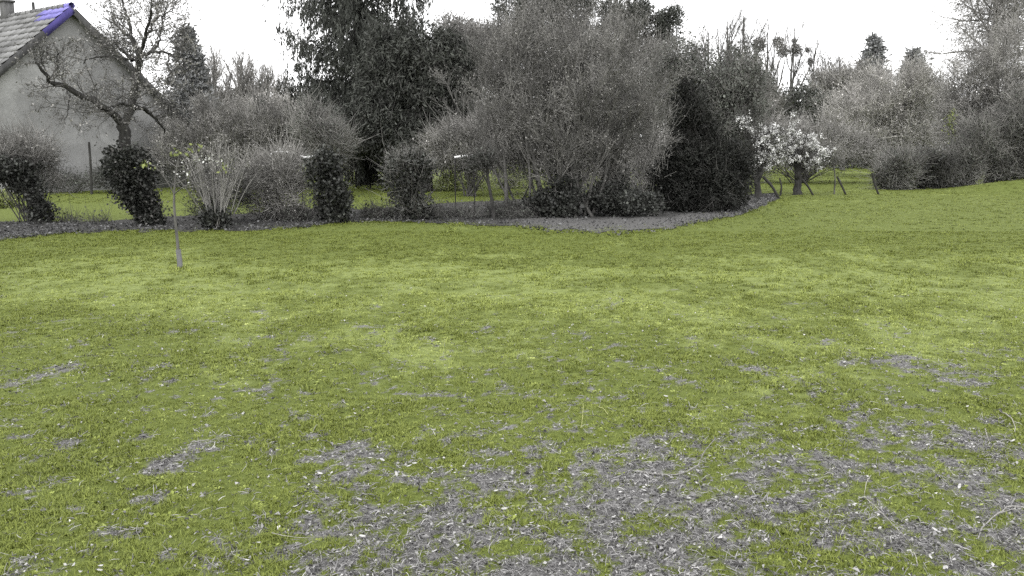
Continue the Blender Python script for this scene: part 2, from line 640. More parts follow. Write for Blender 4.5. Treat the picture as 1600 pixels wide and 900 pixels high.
def scatter(name, label, pts, tmpl, idx, rot, scl, tint, mat):
    V = []
    Fc = []
    tid = []
    k = 0
    for j, (v, f) in enumerate(tmpl):
        V.append(v)
        Fc.append(f + k)
        tid.append(np.full(len(v), j))
        k += len(v)
    V = np.concatenate(V)
    n = len(pts)
    z3 = np.zeros((k, 3))
    o = mesh(name, np.concatenate([V, pts]), np.concatenate(Fc), mat, attrs={
        'tmpl': np.concatenate([np.ones(k, int), np.zeros(n, int)]),
        'tid': np.concatenate(tid + [np.zeros(n, int)]).astype(int),
        'idx': np.concatenate([np.zeros(k, int), idx.astype(int)]),
        'rot': np.concatenate([z3, rot]), 'scl': np.concatenate([z3 + 1, scl]),
        'tint': np.concatenate([np.zeros(k), tint])})
    g = bpy.data.node_groups.new(name, 'GeometryNodeTree')
    g.interface.new_socket('Geometry', in_out='INPUT', socket_type='NodeSocketGeometry')
    g.interface.new_socket('Geometry', in_out='OUTPUT', socket_type='NodeSocketGeometry')
    N = g.nodes.new
    i = N('NodeGroupInput')
    e = N('NodeGroupOutput')

    def attr(nm, ty):
        a = N('GeometryNodeInputNamedAttribute')
        a.data_type = ty
        a.inputs['Name'].default_value = nm
        return a.outputs['Attribute']

    sep = N('GeometryNodeSeparateGeometry')
    sep.domain = 'POINT'
    g.links.new(i.outputs[0], sep.inputs['Geometry'])
    g.links.new(attr('tmpl', 'INT'), sep.inputs['Selection'])
    spl = N('GeometryNodeSplitToInstances')
    spl.domain = 'POINT'
    g.links.new(sep.outputs['Selection'], spl.inputs['Geometry'])
    g.links.new(attr('tid', 'INT'), spl.inputs['Group ID'])
    iop = N('GeometryNodeInstanceOnPoints')
    iop.inputs['Pick Instance'].default_value = True
    g.links.new(sep.outputs['Inverted'], iop.inputs['Points'])
    g.links.new(spl.outputs['Instances'], iop.inputs['Instance'])
    g.links.new(attr('idx', 'INT'), iop.inputs['Instance Index'])
    g.links.new(attr('rot', 'FLOAT_VECTOR'), iop.inputs['Rotation'])
    g.links.new(attr('scl', 'FLOAT_VECTOR'), iop.inputs['Scale'])
    g.links.new(iop.outputs[0], e.inputs[0])
    md = o.modifiers.new('scatter', 'NODES')
    md.node_group = g
    return tag(o, label, kind='stuff')


def field(n, y0, y1, rs, power=1.0):
    """random ground points inside a wedge a little wider than the view"""
    y = y0 + (y1 - y0) * rs.random(n) ** power
    x = (rs.random(n) * 2 - 1) * (y * 0.66 + 0.8)
    return x, y


def in_bed(x, y):
    a = np.array([G(*q)[:2] for q in front])
    return y - 0.9 * np.random.default_rng(5).random(len(x)) ** 2 * (1 + fbm(x * 1.5, y * 1.5, 6, 3)) > np.interp(x, a[:, 0], a[:, 1] - 0.1)


def lawn_grass():
    rs = np.random.default_rng(11)
    tm = [tuft(rs, 15, 0.034, 0.035, 0.0016) for _ in range(6)] + [tuft(rs, 24, 0.03, 0.07, 0.0026) for _ in range(4)] + \
         [tuft(rs, 9, 0.065, 0.02, 0.0016) for _ in range(3)] + [rosette(rs, 6, 0.03) for _ in range(3)]
    XY = []
    for (n, y0, y1, kind, sc) in ((34000, 2.4, 5.4, 0, .9), (36000, 5.4, 9.5, 0, 1.05), (26000, 9.5, 17, 1, 1.2), (17000, 17, 36, 1, 2.0), (7000, 36, 75, 1, 4.0)):
        x, y = field(n, y0, y1, rs, 0.8)
        XY.append(np.stack([x, y, np.full(n, kind), np.full(n, sc)], -1))
    A = np.concatenate(XY)
    x, y = A[:, 0], A[:, 1]
    b, p = masks(x, y)
    keep = (rs.random(len(x)) > b * 0.80) & ~(in_bed(x, y) & (y < 26) & (x < 9.2))
    # tufts creeping over the edge of the soil bed
    ring = []
    for (rx, ry) in ((281, 420), (1185, 312), (1246, 308), (1219, 306), (1272, 303), (1323, 303), (1374, 304)):
        c0 = P(rx, ry, min(G(rx, ry)[1], 31.0)) if ry < 400 else G(rx, ry)
        a0 = rs.uniform(0, 6.28, 40)
        r0 = rs.uniform(.03, .16, 40)
        ring.append(np.stack([c0[0] + r0 * np.cos(a0), c0[1] + r0 * np.sin(a0), np.ones(40), np.full(40, 1.7)], -1))
    fe = np.array([G(*q)[:2] for q in front])
    ex = rs.uniform(-12, 9, 5000)
    ey = np.interp(ex, fe[:, 0], fe[:, 1]) + rs.normal(0.15, 0.42, 5000)
    A = np.concatenate([A[keep], np.stack([ex, ey, np.ones(5000), np.full(5000, 1.5)], -1)] + ring)
    x, y = A[:, 0], A[:, 1]
    b, p = masks(x, y)
    n = len(x)
    idx = np.where(A[:, 2] == 0, rs.integers(0, 6, n), rs.integers(6, 10, n))
    r = rs.random(n)
    nearm = y < 9.5
    idx = np.where(nearm & (r < 0.035), rs.integers(10, 13, n), idx)
    idx = np.where(nearm & (r > 0.90), rs.integers(13, 16, n), idx)
    clump = sstep(0.35, 0.75, fbm(x * 2.3, y * 2.3, 61, 3))
    s = A[:, 3] * rs.uniform(0.6, 1.15, n) * (0.75 + 0.4 * clump) * (1 - .3 * b)
    hz = rs.uniform(0.7, 1.2, n)
    scl = np.stack([s, s, s * hz * np.where(y > 17, 0.55, 0.85)], -1)
    rot = np.stack([rs.normal(0, .15, n), rs.normal(0, .15, n), rs.uniform(0, 6.28, n)], -1)
    tint = 0.0 + 0.38 * p + 0.18 * (fbm(x * 1.3, y * 1.3, 71, 3) - 0.4) + rs.normal(0, .07, n) - 0.10 * clump
    tint = np.where(idx >= 13, tint + 0.22, tint) + 0.07 * sstep(9, 4, y)
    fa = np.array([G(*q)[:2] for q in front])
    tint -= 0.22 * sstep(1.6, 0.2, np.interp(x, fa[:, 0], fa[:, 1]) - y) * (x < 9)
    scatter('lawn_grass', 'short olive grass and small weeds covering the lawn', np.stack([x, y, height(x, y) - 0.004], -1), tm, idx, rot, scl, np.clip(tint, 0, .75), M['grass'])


lawn_grass()

# ------------------------------------------------------------------ leaf litter (stuff) on the bare patches
M['litter'] = leafmat('dry_litter', [(0, (0.025, 0.024, 0.024)), (0.25, (0.09, 0.088, 0.088)), (0.65, (0.22, 0.216, 0.214)), (0.94, (0.34, 0.335, 0.33)), (1, (0.52, 0.51, 0.50))], 0.8, clump=0)
M['dry_leaf'] = leafmat('pale_dry_leaf', [(0, (0.26, 0.256, 0.25)), (1, (0.46, 0.455, 0.45))], 0.6, clump=0)


def litter():
    rs = np.random.default_rng(23)
    x, y = field(330000, 2.4, 11.0, rs, 1.25)
    b, p = masks(x, y)
    k = (rs.random(len(x)) < (b * 0.9 + 0.035) * sstep(12, 5, y))
    x, y = x[k], y[k]
    n = len(x)
    z = height(x, y) + rs.uniform(0.001, 0.02, n)
    pos = np.stack([x, y, z], -1)
    g = Geo()
    d = rs.normal(size=(n, 3))
    d[:, 2] *= 0.35
    straw = rs.random(n) < 0.5
    q = ~straw
    L = rs.uniform(0.008, 0.024, n) * np.where(rs.random(n) < .08, 1.5, 1)
    g.leaves(pos[q], d[q], L[q], L[q] * rs.uniform(0.3, 0.75, q.sum()), rs, 0.55)
    ps = pos[straw]
    ds = norm(d[straw])
    Ls = rs.uniform(0.018, 0.06, len(ps))[:, None]
    bend = norm(rs.normal(size=ps.shape)) * 0.15
    bend[:, 2] = np.abs(bend[:, 2])
    mid = ps + ds * Ls * 0.5 + bend * Ls
    end = ps + ds * Ls
    g.tubes(np.stack([ps, mid, end], 1), np.tile(np.array([[0.0010, 0.0013, 0.0007]]), (len(ps), 1)) * rs.uniform(0.7, 1.5, (len(ps), 1)), 3)
    o = g.build('leaf_litter', M['litter'])
    tag(o, 'dead grass stalks and crumbled leaves lying on the bare patches', kind='stuff')


litter()


M['bed_leaf'] = leafmat('bed_leaf', [(0, grey(0.03)), (0.7, grey(0.085)), (1, grey(0.17))], 0.8, clump=0)


def bed_litter():
    rs = np.random.default_rng(29)
    n = 11000
    a = np.array([G(*q)[:2] for q in front])
    c = np.array([G(*q)[:2] for q in back])
    s = np.linspace(0, 1, len(a))
    u = rs.random(n)
    v = rs.random(n) ** 1.3 - 0.06
    A = np.stack([np.interp(u, s, a[:, i]) for i in (0, 1)], -1)
    C = np.stack([np.interp(u, s, c[:, i]) for i in (0, 1)], -1)
    xy = A + (C - A) * v[:, None]
    pos = np.concatenate([xy, (height(xy[:, 0], xy[:, 1]) + 0.02 + rs.uniform(0, .05, n))[:, None]], -1)
    d = rs.normal(size=(n, 3))
    d[:, 2] *= 0.4
    g = Geo()
    L = rs.uniform(0.03, 0.08, n)
    g.leaves(pos, d, L, L * 0.6, rs, 0.4)
    tag(g.build('fallen_leaves', M['bed_leaf']), 'dry fallen leaves spread over the soil bed', kind='stuff')


bed_litter()

# pale single leaves on the lawn that can be picked out
LEAFPX = [(1501, 859), (1491, 877), (1475, 892), (1485, 832), (1335, 795), (1409, 727), (404, 851), (462, 792), (482, 801), (532, 802),
          (574, 832), (566, 840), (600, 852), (640, 730), (648, 724), (667, 732), (679, 740), (702, 740), (725, 732), (775, 766), (797, 787),
          (597, 719), (577, 716), (560, 781), (765, 721), (157, 888), (156, 896), (1560, 698), (1582, 697), (1462, 833), (1420, 712),
          (1320, 570), (1452, 585), (1380, 560), (1338, 640), (715, 688), (620, 742), (500, 738), (1010, 748), (1250, 705), (1180, 640), (1135, 640), (1040, 622)]


def pale_leaves():
    rs = np.random.default_rng(31)
    px = list(LEAFPX)
    while len(px) < 85:
        q = (rs.uniform(20, 1590), 640 + 255 * rs.random() ** 0.8)
        g = G(*q)
        if masks(np.array([g[0]]), np.array([g[1]]))[0][0] > 0.4:
            px.append(q)
    proto = []
    for j in range(5):
        L, W = 0.026 + 0.003 * j, 0.012 + 0.0012 * j
        xs = np.linspace(-.5, .5, 6)
        prof = np.sqrt(np.clip(1 - (2 * xs) ** 2, 0.02, 1))
        V = []
        for x_, w_ in zip(xs, prof):
            for s_ in (-1, 0, 1):
                V.append((x_ * L, s_ * w_ * W / 2, 0.004 * abs(s_) * w_ + 0.005 * (2 * x_) ** 2 + rs.normal(0, .0006)))
        i = np.arange(18).reshape(6, 3)
        f = np.stack([i[:-1, :-1], i[1:, :-1], i[1:, 1:], i[:-1, 1:]], -1).reshape(-1, 4)
        o = mesh('fallen_leaf', V, f, M['dry_leaf'], smooth=True)
        proto.append(o)
    for k, q in enumerate(px):
        o = proto[k] if k < 5 else proto[k % 5].copy()
        if k >= 5:
            S.collection.objects.link(o)
        g = G(*q)
        o.location = (float(g[0]), float(g[1]), float(height(g[0], g[1])) + 0.014)
        o.rotation_euler = (rs.normal(0, .25), rs.normal(0, .25), rs.normal(0, 0.6))
        s = rs.uniform(0.75, 1.1) if k < len(LEAFPX) else rs.uniform(0.5, 0.85)
        o.scale = (s, s, s)
        tag(o, 'small pale curled leaf lying on the thin lawn', 'leaf', 'pale leaves scattered on the lawn')


pale_leaves()

# twigs and stalks lying on the lawn
M['stick'] = bark('stick_grey', grey(0.22, WARM), 0.4, 60)
M['stick_dark'] = bark('stick_dark', grey(0.07, WARM), 0.4, 60)
M['stick_pale'] = bark('stick_pale', (0.30, 0.29, 0.26), 0.4, 90)
M['stalk'] = bark('straw_stalk', (0.42, 0.43, 0.20), 0.25, 60)
TWIGS = [
    ('curved grey twig with raised dark end in the bare patch', 'stick', 0.007, [(995, 737), (1037, 744), (1057, 745), (1082, 737), (1095, 722), (1100, 705), (1119, 684)], (0, 0, 0, 0.005, 0.03, 0.06, 0.11)),
    ('pale hooked twig at the lawn edge beside the right patch', 'stick_pale', 0.005, [(1562, 644), (1572, 650), (1580, 660), (1586, 672), (1585, 680)], (0, .01, .02, .01, 0)),
    ('short pale twig standing in green grass near the hooked twig', 'stick_pale', 0.004, [(1539, 677), (1541, 686), (1546, 697)], (0.02, .01, 0)),
    ('long forked grey twig reaching in from the lower right corner', 'stick', 0.007, [(1610, 808), (1599, 806), (1577, 802), (1560, 810), (1537, 827), (1528, 844)], (0.02, .02, .02, .01, .01, 0)),
    ('long straight straw crossing green and bare ground', 'stick_pale', 0.0025, [(1350, 784), (1377, 811), (1397, 830), (1420, 850)], (0.01, .02, .015, 0)),
    ('short bent pale stem below the long straight straw', 'stick_pale', 0.0035, [(1420, 865), (1427, 870), (1431, 878), (1434, 888)], (0, .01, .01, 0)),
    ('thin dry stem above the long straight straw', 'stick_pale', 0.003, [(1360, 750), (1353, 765), (1350, 780)], (0.02, .02, 0)),
    ('upright grey stalk among grass above the dry stem', 'stick', 0.003, [(1374, 745), (1375, 730), (1373, 715)], (0, .04, .07)),
    ('upright pale straw stalk standing in the middle of the lawn', 'stalk', 0.003, [(908, 669), (910, 655), (911, 640), (911, 630)], (0, .05, .10, .13)),
    ('thin dark stem lying right of the upright straw stalk', 'stick_dark', 0.003, [(912, 652), (936, 656), (960, 664)], (0.01, .02, 0)),
    ('short greenish straw above the thin dark stem', 'stalk', 0.0025, [(935, 639), (943, 645), (950, 651)], (0.01, .02, 0)),
    ('two toned stick lying by a tuft in left lawn', 'stick', 0.006, [(182, 835), (200, 831), (220, 827)], (0.01, .015, .01)),
    ('flat grey stick beside the bare patch left of centre', 'stick', 0.005, [(298, 693), (320, 692), (345, 691)], (0.01, .012, .01)),
    ('short dark stub standing among pale leaves', 'stick_dark', 0.006, [(655, 768), (655, 757), (653, 746)], (0, .03, .05)),
    ('thin curved straw at the bottom of the bare ground', 'stick_pale', 0.0025, [(425, 838), (450, 842), (480, 843), (510, 838)], (0.01, .012, .012, .01)),
]
for lab, mt, r, pp, hh in TWIGS:
    r *= 0.72
    pts = []
    for (a, b_), h_ in zip(pp, hh):
        g = G(a, b_) if h_ < 0.025 else P(a, b_, G(*pp[-1 if hh[-1] < hh[0] else 0])[1])
        if h_ >= 0.025:
            pts.append(g)
        else:
            pts.append(np.array([g[0], g[1], float(height(g[0], g[1])) + 0.01 + h_]))
    pts = np.array(pts)
    u = np.linspace(0, 1, len(pts))
    uu = np.linspace(0, 1, 14)
    fine = np.stack([np.interp(uu, u, pts[:, i]) for i in range(3)], -1)
    fine[1:-1] = (fine[:-2] + fine[1:-1] * 2 + fine[2:]) / 4
    fine += rng.normal(0, r * 0.55, fine.shape)
    g = Geo()
    g.tubes(fine, np.interp(uu, [0, 1], [r, r * 0.5])[None].repeat(1, 0)[0] * rng.uniform(.7, 1.3, 14), 5)
    if 'forked' in lab:
        e = fine[8]
        br = np.array([e, e + [0.06, 0.0, 0.02], e + [0.12, -0.02, 0.02]])
        g.tubes(br, np.array([r * .5, r * .4, r * .2]), 4)
    tag(g.build('twig', M[mt], origin=fine[0], smooth=True), lab, 'twig', 'twigs and stalks lying on the lawn')

# ------------------------------------------------------------------ plants: generators
def curve_pts(p, k):
    """Catmull-Rom through the points p -> k points"""
    p = np.asarray(p, float)
    if len(p) == 2:
        return p[0] + (p[1] - p[0]) * np.linspace(0, 1, k)[:, None]
    q = np.concatenate([[2 * p[0] - p[1]], p, [2 * p[-1] - p[-2]]])
    n = len(p) - 1
    u = np.linspace(0, n - 1e-6, k)
    i = u.astype(int)
    t = (u - i)[:, None]
    a, b, c, d = q[i], q[i + 1], q[i + 2], q[i + 3]
    return 0.5 * (2 * b + (c - a) * t + (2 * a - 5 * b + 4 * c - d) * t ** 2 + (3 * b - 3 * c + d - a) * t ** 3)


def grow(o, d, L, r, k, wob, trop, rs, taper=0.35):
    n = len(o)
    pts = np.zeros((n, k + 1, 3))
    rad = np.zeros((n, k + 1))
    pts[:, 0] = o
    rad[:, 0] = r
    d = norm(d)
    for i in range(k):
        d = norm(d + rs.normal(size=(n, 3)) * wob + np.array([0, 0, trop]))
        pts[:, i + 1] = pts[:, i] + d * (np.asarray(L) / k)[:, None]
        rad[:, i + 1] = r * (1 - (1 - taper) * (i + 1) / k)
    return pts, rad


def spawn(pts, rad, n, t0, t1, ang, rs, L, var=0.3, rf=0.6):
    """n children on every branch; returns origins, directions, lengths, radii"""
    N, K, _ = pts.shape
    pi = np.repeat(np.arange(N), n)
    t = t0 + (t1 - t0) * (np.tile((np.arange(n) + 0.5) / n, N) + rs.normal(0, 0.5 / n, N * n))
    t = np.clip(t, 0.02, 0.99) * (K - 1)
    i = np.minimum(t.astype(int), K - 2)
    f = (t - i)[:, None]
    p = pts[pi, i] * (1 - f) + pts[pi, i + 1] * f
    r = rad[pi, i] * (1 - f[:, 0]) + rad[pi, i + 1] * f[:, 0]
    tan = norm(pts[pi, i + 1] - pts[pi, i])
    side = norm(np.cross(tan, rs.normal(size=(len(pi), 3))))
    a = ang * (1 + rs.normal(0, var, len(pi)))
    d = tan * np.cos(a)[:, None] + side * np.sin(a)[:, None]
    ln = L * rs.uniform(0.55, 1.15, len(pi)) * (1.1 - 0.55 * t / (K - 1))
    return p, d, ln, np.maximum(r * rf, 0.002)


def lobe_points(lobes, n, Yd, rs, shell=0.6, depth=0.8):
    """points in pixel-measured ellipsoids that stand at distance Yd; returns points and outward directions"""
    C = []
    Rr = []
    for l in lobes:
        px, py, rx, ry = l[:4]
        dy = l[4] if len(l) > 4 else 0.0
        s = (Yd + dy) / F
        C.append(P(px, py, Yd + dy))
        Rr.append((rx * s, rx * s * depth, ry * s))
    C = np.array(C)
    Rr = np.array(Rr)
    vol = np.prod(Rr, axis=1) ** (2 / 3)
    k = rs.choice(len(C), n, p=vol / vol.sum())
    d = norm(rs.normal(size=(n, 3)))
    rad = rs.random(n) ** (shell / 3.0)
    a1 = np.arctan2(d[:, 1], d[:, 0])
    rad *= 0.62 + 0.72 * fbm(a1 * 1.6 + k * 7.3, d[:, 2] * 2.6 + k * 3.1, 13, 3)
    rad *= np.where(rs.random(n) < 0.06, rs.uniform(1.0, 1.35, n), 1)
    pts = C[k] + d * Rr[k] * rad[:, None]
    sz = Rr.mean() * 0.45
    hole = fbm(pts[:, 0] / sz, pts[:, 2] / sz + pts[:, 1] * 0.7 / sz, 19, 2)
    ok = rs.random(n) < sstep(0.30, 0.46, hole) + 0.12
    return pts[ok], norm(d / Rr[k] + 1e-6)[ok]


def place(px, Yd):
    x = P(px, 300, Yd)[0]
    return np.array([x, Yd, float(height(x, Yd))])


def plant(name, label, cat, px, Yd, lobes, n=400, stems=None, trunk=None, tw=None, lf=None, limbs=14, bark_m='bark', twig_m='twig',
          leaf_m='ivy', seed=1, group=None, up=0.35, shell=0.6, depth=0.8, out=1.0, crown='crown', leafname='foliage', extra=None, zmin=0.03, limb_r=0.03, sides=6):
    """stems: list of (pixel points, r0, r1) at distance Yd; tw: (count per point, length, radius); lf: (count per point, length, width, spread)"""
    rs = np.random.default_rng(seed)
    base = place(px, Yd)
    t = thing(name, label, cat, base, group)
    g = Geo()
    tops = []
    for (pp, r0, r1) in (stems or []):
        q = np.array([P(a, b, Yd + (e[0] if e else 0)) for (a, b, *e) in pp])
        if abs(q[0][2] - base[2]) < 0.35 or q[0][2] < base[2]:
            q[0][2] = base[2] - 0.06
        q = curve_pts(q, 14)
        q[1:-1] += rs.normal(0, r0 * 0.18, q[1:-1].shape)
        rr = np.linspace(r0, r1, 14) * rs.uniform(0.88, 1.12, 14)
        if q[0][2] < base[2] + 0.05:
            rr[0] *= 1.35
        g.tubes(q, rr, sides + 2)
        tops.append(q)
    c, o = lobe_points(lobes, n, Yd, rs, shell, depth)
    ok = c[:, 2] > base[2] + zmin
    c, o = c[ok], o[ok]
    n = len(c)
    if limbs and n:
        pick = rs.choice(n, min(limbs, n), replace=False)
        if tops:
            src = np.array([tops[rs.integers(len(tops))][rs.integers(6, 14)] for _ in pick])
        else:
            src = np.tile(base + [0, 0, -0.05], (len(pick), 1)) + rs.normal(0, 1, (len(pick), 3)) * [0.12, 0.12, 0]
        e = c[pick]
        m = (src + e) / 2 + rs.normal(0, 0.08, e.shape) * np.linalg.norm(e - src, axis=1)[:, None] + np.array([0, 0, 0.12]) * np.linalg.norm(e - src, axis=1)[:, None]
        u = np.linspace(0, 1, 7)[None, :, None]
        L = (1 - u) ** 2 * src[:, None] + 2 * u * (1 - u) * m[:, None] + u ** 2 * e[:, None]
        rr = np.linspace(1, 0.22, 7)[None] * limb_r * rs.uniform(0.6, 1.2, (len(pick), 1))
        g.tubes(L, rr, sides)
        lp, lr = L, rr
    if g.n:
        g.build('trunk' if trunk is None else trunk, M[bark_m], t, smooth=True)
    if tw and n:
        m_, l_, r_ = tw
        g2 = Geo()
        k = np.repeat(np.arange(n), m_)
        d = norm(o[k] * out + rs.normal(size=(len(k), 3)) * 0.6 + np.array([0, 0, up * 2]))
        s0 = c[k] + rs.normal(0, l_ * 0.25, (len(k), 3)) - d * l_ * 0.4
        q, rr = grow(s0, d, l_ * rs.uniform(0.5, 1.3, len(k)) * np.where(rs.random(len(k)) < .07, 2.0, 1.0), r_ * rs.uniform(0.7, 1.4, len(k)), 2, 0.18, 0.02, rs, 0.35)
        q[:, :, 2] = np.maximum(q[:, :, 2], base[2] + 0.01)
        g2.tubes(q, rr, 3)
        g2.build(crown, M[twig_m], t)
    if lf and n:
        m_, l_, w_, sp = lf
        g3 = Geo()
        k = np.repeat(np.arange(n), m_)
        cl = rs.uniform(0.5, 1.4, n)[k][:, None]
        pos = c[k] + rs.normal(0, sp, (len(k), 3)) * cl
        pos[:, 2] = np.maximum(pos[:, 2], base[2] + 0.02)
        d = norm(o[k] * 0.5 + rs.normal(size=(len(k), 3)) * 0.9 + np.array([0, 0, up * 0.3]))
        g3.leaves(pos, d, l_ * rs.uniform(0.6, 1.3, len(k)), w_ * rs.uniform(0.7, 1.3, len(k)), rs)
        g3.build(leafname, M[leaf_m], t)
    if extra:
        extra(t, rs, base)
    return t


# ------------------------------------------------------------------ the house
def house():
    rs = np.random.default_rng(41)
    Ya = 34.0
    apex = P(107, 12, Ya)
    rd = np.array([math.sin(R(-55)), math.cos(R(-55)), 0])      # ridge runs away to the left
    tn = np.array([-rd[1], rd[0], 0]) * -1                      # along the gable wall, to the right
    zz = np.array([0, 0, 1.0])
    hw, pitch, ln = 4.7, R(41.5), 11.0
    drop = hw * math.tan(pitch)
    foot = np.array([apex[0], apex[1], 0.0])
    t = thing('house', 'grey rendered house gable with tiled roof and chimney behind fruit tree', 'house', foot)
    ez = apex[2] - 0.12 - drop

    def W(a, b, z):
        return foot + tn * a + rd * b + zz * z

    m, tr, b = new_mat('house_render', 0.95, 0.1)
    n1 = noise(tr, 0.45, 5, rough=0.6)
    n2 = noise(tr, 14, 5, rough=0.7)
    c1 = ramp(tr, n1, [(0.36, grey(0.18)), (0.5, grey(0.235)), (0.62, grey(0.34))])
    k = tr.nodes.new("ShaderNodeMixRGB")
    k.blend_type = 'MULTIPLY'
    k.inputs[0].default_value = 0.5
    tr.links.new(c1, k.inputs[1])
    tr.links.new(ramp(tr, n2, [(0.3, grey(0.75)), (0.7, grey(1.1))]), k.inputs[2])
    tr.links.new(k.outputs[0], b.inputs['Base Color'])
    bump(tr, b, n2, 0.5, 0.02)
    g = Geo()
    z0 = -0.1
    top = apex[2] - 0.12
    v = [W(-hw, 0, z0), W(hw, 0, z0), W(hw, 0, ez), W(0, 0, top), W(-hw, 0, ez),
         W(-hw, ln, z0), W(hw, ln, z0), W(hw, ln, ez), W(0, ln, top), W(-hw, ln, ez)]
    me_f = [[0, 1, 2, 4], [5, 9, 7, 6], [0, 4, 9, 5], [1, 6, 7, 2]]
    g.add(v, me_f)
    g.f3.append(np.array([[4, 2, 3], [9, 8, 7]]))
    g.build('wall', m, t)
    # roof slabs with overhang
    over, ov = 0.25, 0.35
    mt = bark('roof_underlay', grey(0.10), 0.2, 5)
    g = Geo()
    sl = (hw + ov) / math.cos(pitch)
    for sgn in (-1, 1):
        dn = tn * sgn * math.cos(pitch) - zz * math.sin(pitch)
        nr = tn * sgn * math.sin(pitch) + zz * math.cos(pitch)
        ctr = W(0, ln / 2, apex[2] - 0.05) + dn * sl / 2 + nr * (0.0 + sgn * 0.0)
        g.box(ctr, sl, ln + 2 * over, 0.09, np.array([dn, rd, nr]))
    roof = g.build('roof', mt, t)
    # tiles, one object each, on the slope that faces us
    tm = {}
    for nm, lo, hi in (('tile_grey', (0.10, 0.10, 0.10), (0.22, 0.22, 0.22)), ('tile_blue', (0.14, 0.13, 0.34), (0.22, 0.20, 0.50))):
        mm, tt, bb = new_mat(nm, 0.8, 0.2)
        oi = tt.nodes.new("ShaderNodeObjectInfo")
        n3 = noise(tt, 6, 4)
        kk = tt.nodes.new("ShaderNodeMixRGB")
        kk.blend_type = 'MULTIPLY'
        kk.inputs[0].default_value = 0.5
        tt.links.new(ramp(tt, oi.outputs['Random'], [(0, lo), (1, hi)]), kk.inputs[1])
        tt.links.new(ramp(tt, n3, [(0.3, grey(0.6)), (0.7, grey(1.1))]), kk.inputs[2])
        tt.links.new(kk.outputs[0], bb.inputs['Base Color'])
        tm[nm] = mm
    dn = -tn * math.cos(pitch) - zz * math.sin(pitch)
    nr = -tn * math.sin(pitch) + zz * math.cos(pitch)
    ctrl = W(0, 0, apex[2]) + nr * 0.05
    tw_, tl = 0.40, 0.40
    V = []
    xs = np.linspace(0, 1, 5)
    hh = 0.035 * np.sin(xs * math.pi) + 0.0
    for s in (0, 1):
        for x_, h_ in zip(xs, hh):
            V.append(rd * (x_ - 0.5) * tw_ * 0.96 + dn * (s - 0.5) * tl * 1.12 + nr * (h_ + 0.05 * s))
    for x_, h_ in zip(xs, hh):
        V.append(rd * (x_ - 0.5) * tw_ * 0.96 + dn * 0.56 * tl + nr * (h_ + 0.005))
    fa = [[i, i + 1, i + 6, i + 5] for i in range(4)] + [[i + 5, i + 6, i + 11, i + 10] for i in range(4)]
    base_tiles = {}
    foot_rel = ctrl - foot
    rows = int(sl / tl)
    cols = int((ln + 2 * over) / tw_)
    sel = []
    rest = Geo()
    for r_ in range(rows):
        for c_ in range(cols):
            pos = ctrl + dn * (r_ + 0.5) * tl + rd * (-over + (c_ + 0.5) * tw_)
            q = pos - np.array([0, 0, CAMZ])
            dep = q[1] * math.cos(TH) - q[2] * math.sin(TH)
            upv = q[1] * math.sin(TH) + q[2] * math.cos(TH)
            ppx = 800 + F * q[0] / dep
            ppy = 450 - F * upv / dep
            if ppx > -25:
                sel.append((pos, r_, c_, ppx, ppy))
            else:
                rest.add(np.array(V) + pos, fa)
    for pos, r_, c_, ppx, ppy in sel[:300]:
        blue = (62 < ppx < 118 and ppy < 33)
        nm = 'tile_blue' if blue else 'tile_grey'
        if nm not in base_tiles:
            o = mesh('tile', V, np.array(fa), tm[nm], roof)
            base_tiles[nm] = o
        else:
            o = base_tiles[nm].copy()
            S.collection.objects.link(o)
            o.parent = roof
        if blue:
            o['label'] = 'bluish roof tile near the gable top'
        o.location = Vector([float(x) for x in pos - foot + nr * rs.normal(0, .006)])
        o.rotation_euler = (rs.normal(0, .012), rs.normal(0, .012), rs.normal(0, .012))
    if rest.n:
        o = rest.build('tiling', tm['tile_grey'], roof, origin=foot)
        o['kind'] = 'stuff'
    # ridge tiles
    for c_ in range(int((ln + 2 * over) / 0.42)):
        ctr = W(0, -over + 0.42 * (c_ + 0.5), apex[2] + 0.06)
        g = Geo()
        g.tubes(np.array([ctr - rd * 0.22, ctr + rd * 0.2]), np.array([0.13, 0.115]), 8)
        o = g.build('ridge_tile', tm['tile_blue' if c_ < 1 else 'tile_grey'], roof, origin=foot)
    # barge boards
    mb = bark('bargeboard_dark', grey(0.055), 0.3, 8)
    mbb = bark('bargeboard_bluish', (0.065, 0.055, 0.19), 0.2, 8)
    for sgn in (-1, 1):
        d2 = tn * sgn * math.cos(pitch) - zz * math.sin(pitch)
        n2_ = tn * sgn * math.sin(pitch) + zz * math.cos(pitch)
        g = Geo()
        s0 = 1.5 if sgn < 0 else 0.05
        g.box(W(0, -over - 0.03, apex[2] - 0.10) + d2 * (s0 + sl) / 2, sl - s0, 0.04, 0.24, np.array([d2, rd, n2_]))
        g.build('bargeboard', mb, t)
        if sgn < 0:
            g = Geo()
            g.box(W(0, -over - 0.03, apex[2] - 0.10) + d2 * s0 / 2, s0 - 0.004, 0.04, 0.26, np.array([d2, rd, n2_]))
            o = g.build('bargeboard', mbb, t)
            o['label'] = 'bluish bargeboard at the gable top'
    # chimney on the ridge
    bx = 3.3
    for _ in range(40):
        q = W(0, bx, apex[2]) - np.array([0, 0, CAMZ])
        ppx = 800 + F * q[0] / (q[1] * math.cos(TH) - q[2] * math.sin(TH))
        if ppx <= 13:
            break
        bx += 0.1
    mc = bark('chimney_render', grey(0.11), 0.35, 7)
    g = Geo()
    ax = np.array([tn, rd, zz])
    g.box(W(0, bx, apex[2] + 0.2), 0.40, 0.40, 0.9, ax)
    ch = g.build('chimney', mc, t)
    g = Geo()
    g.box(W(0, bx, apex[2] + 0.69), 0.50, 0.50, 0.09, ax)
    g.build('cap', mc, ch, origin=foot)
    g = Geo()
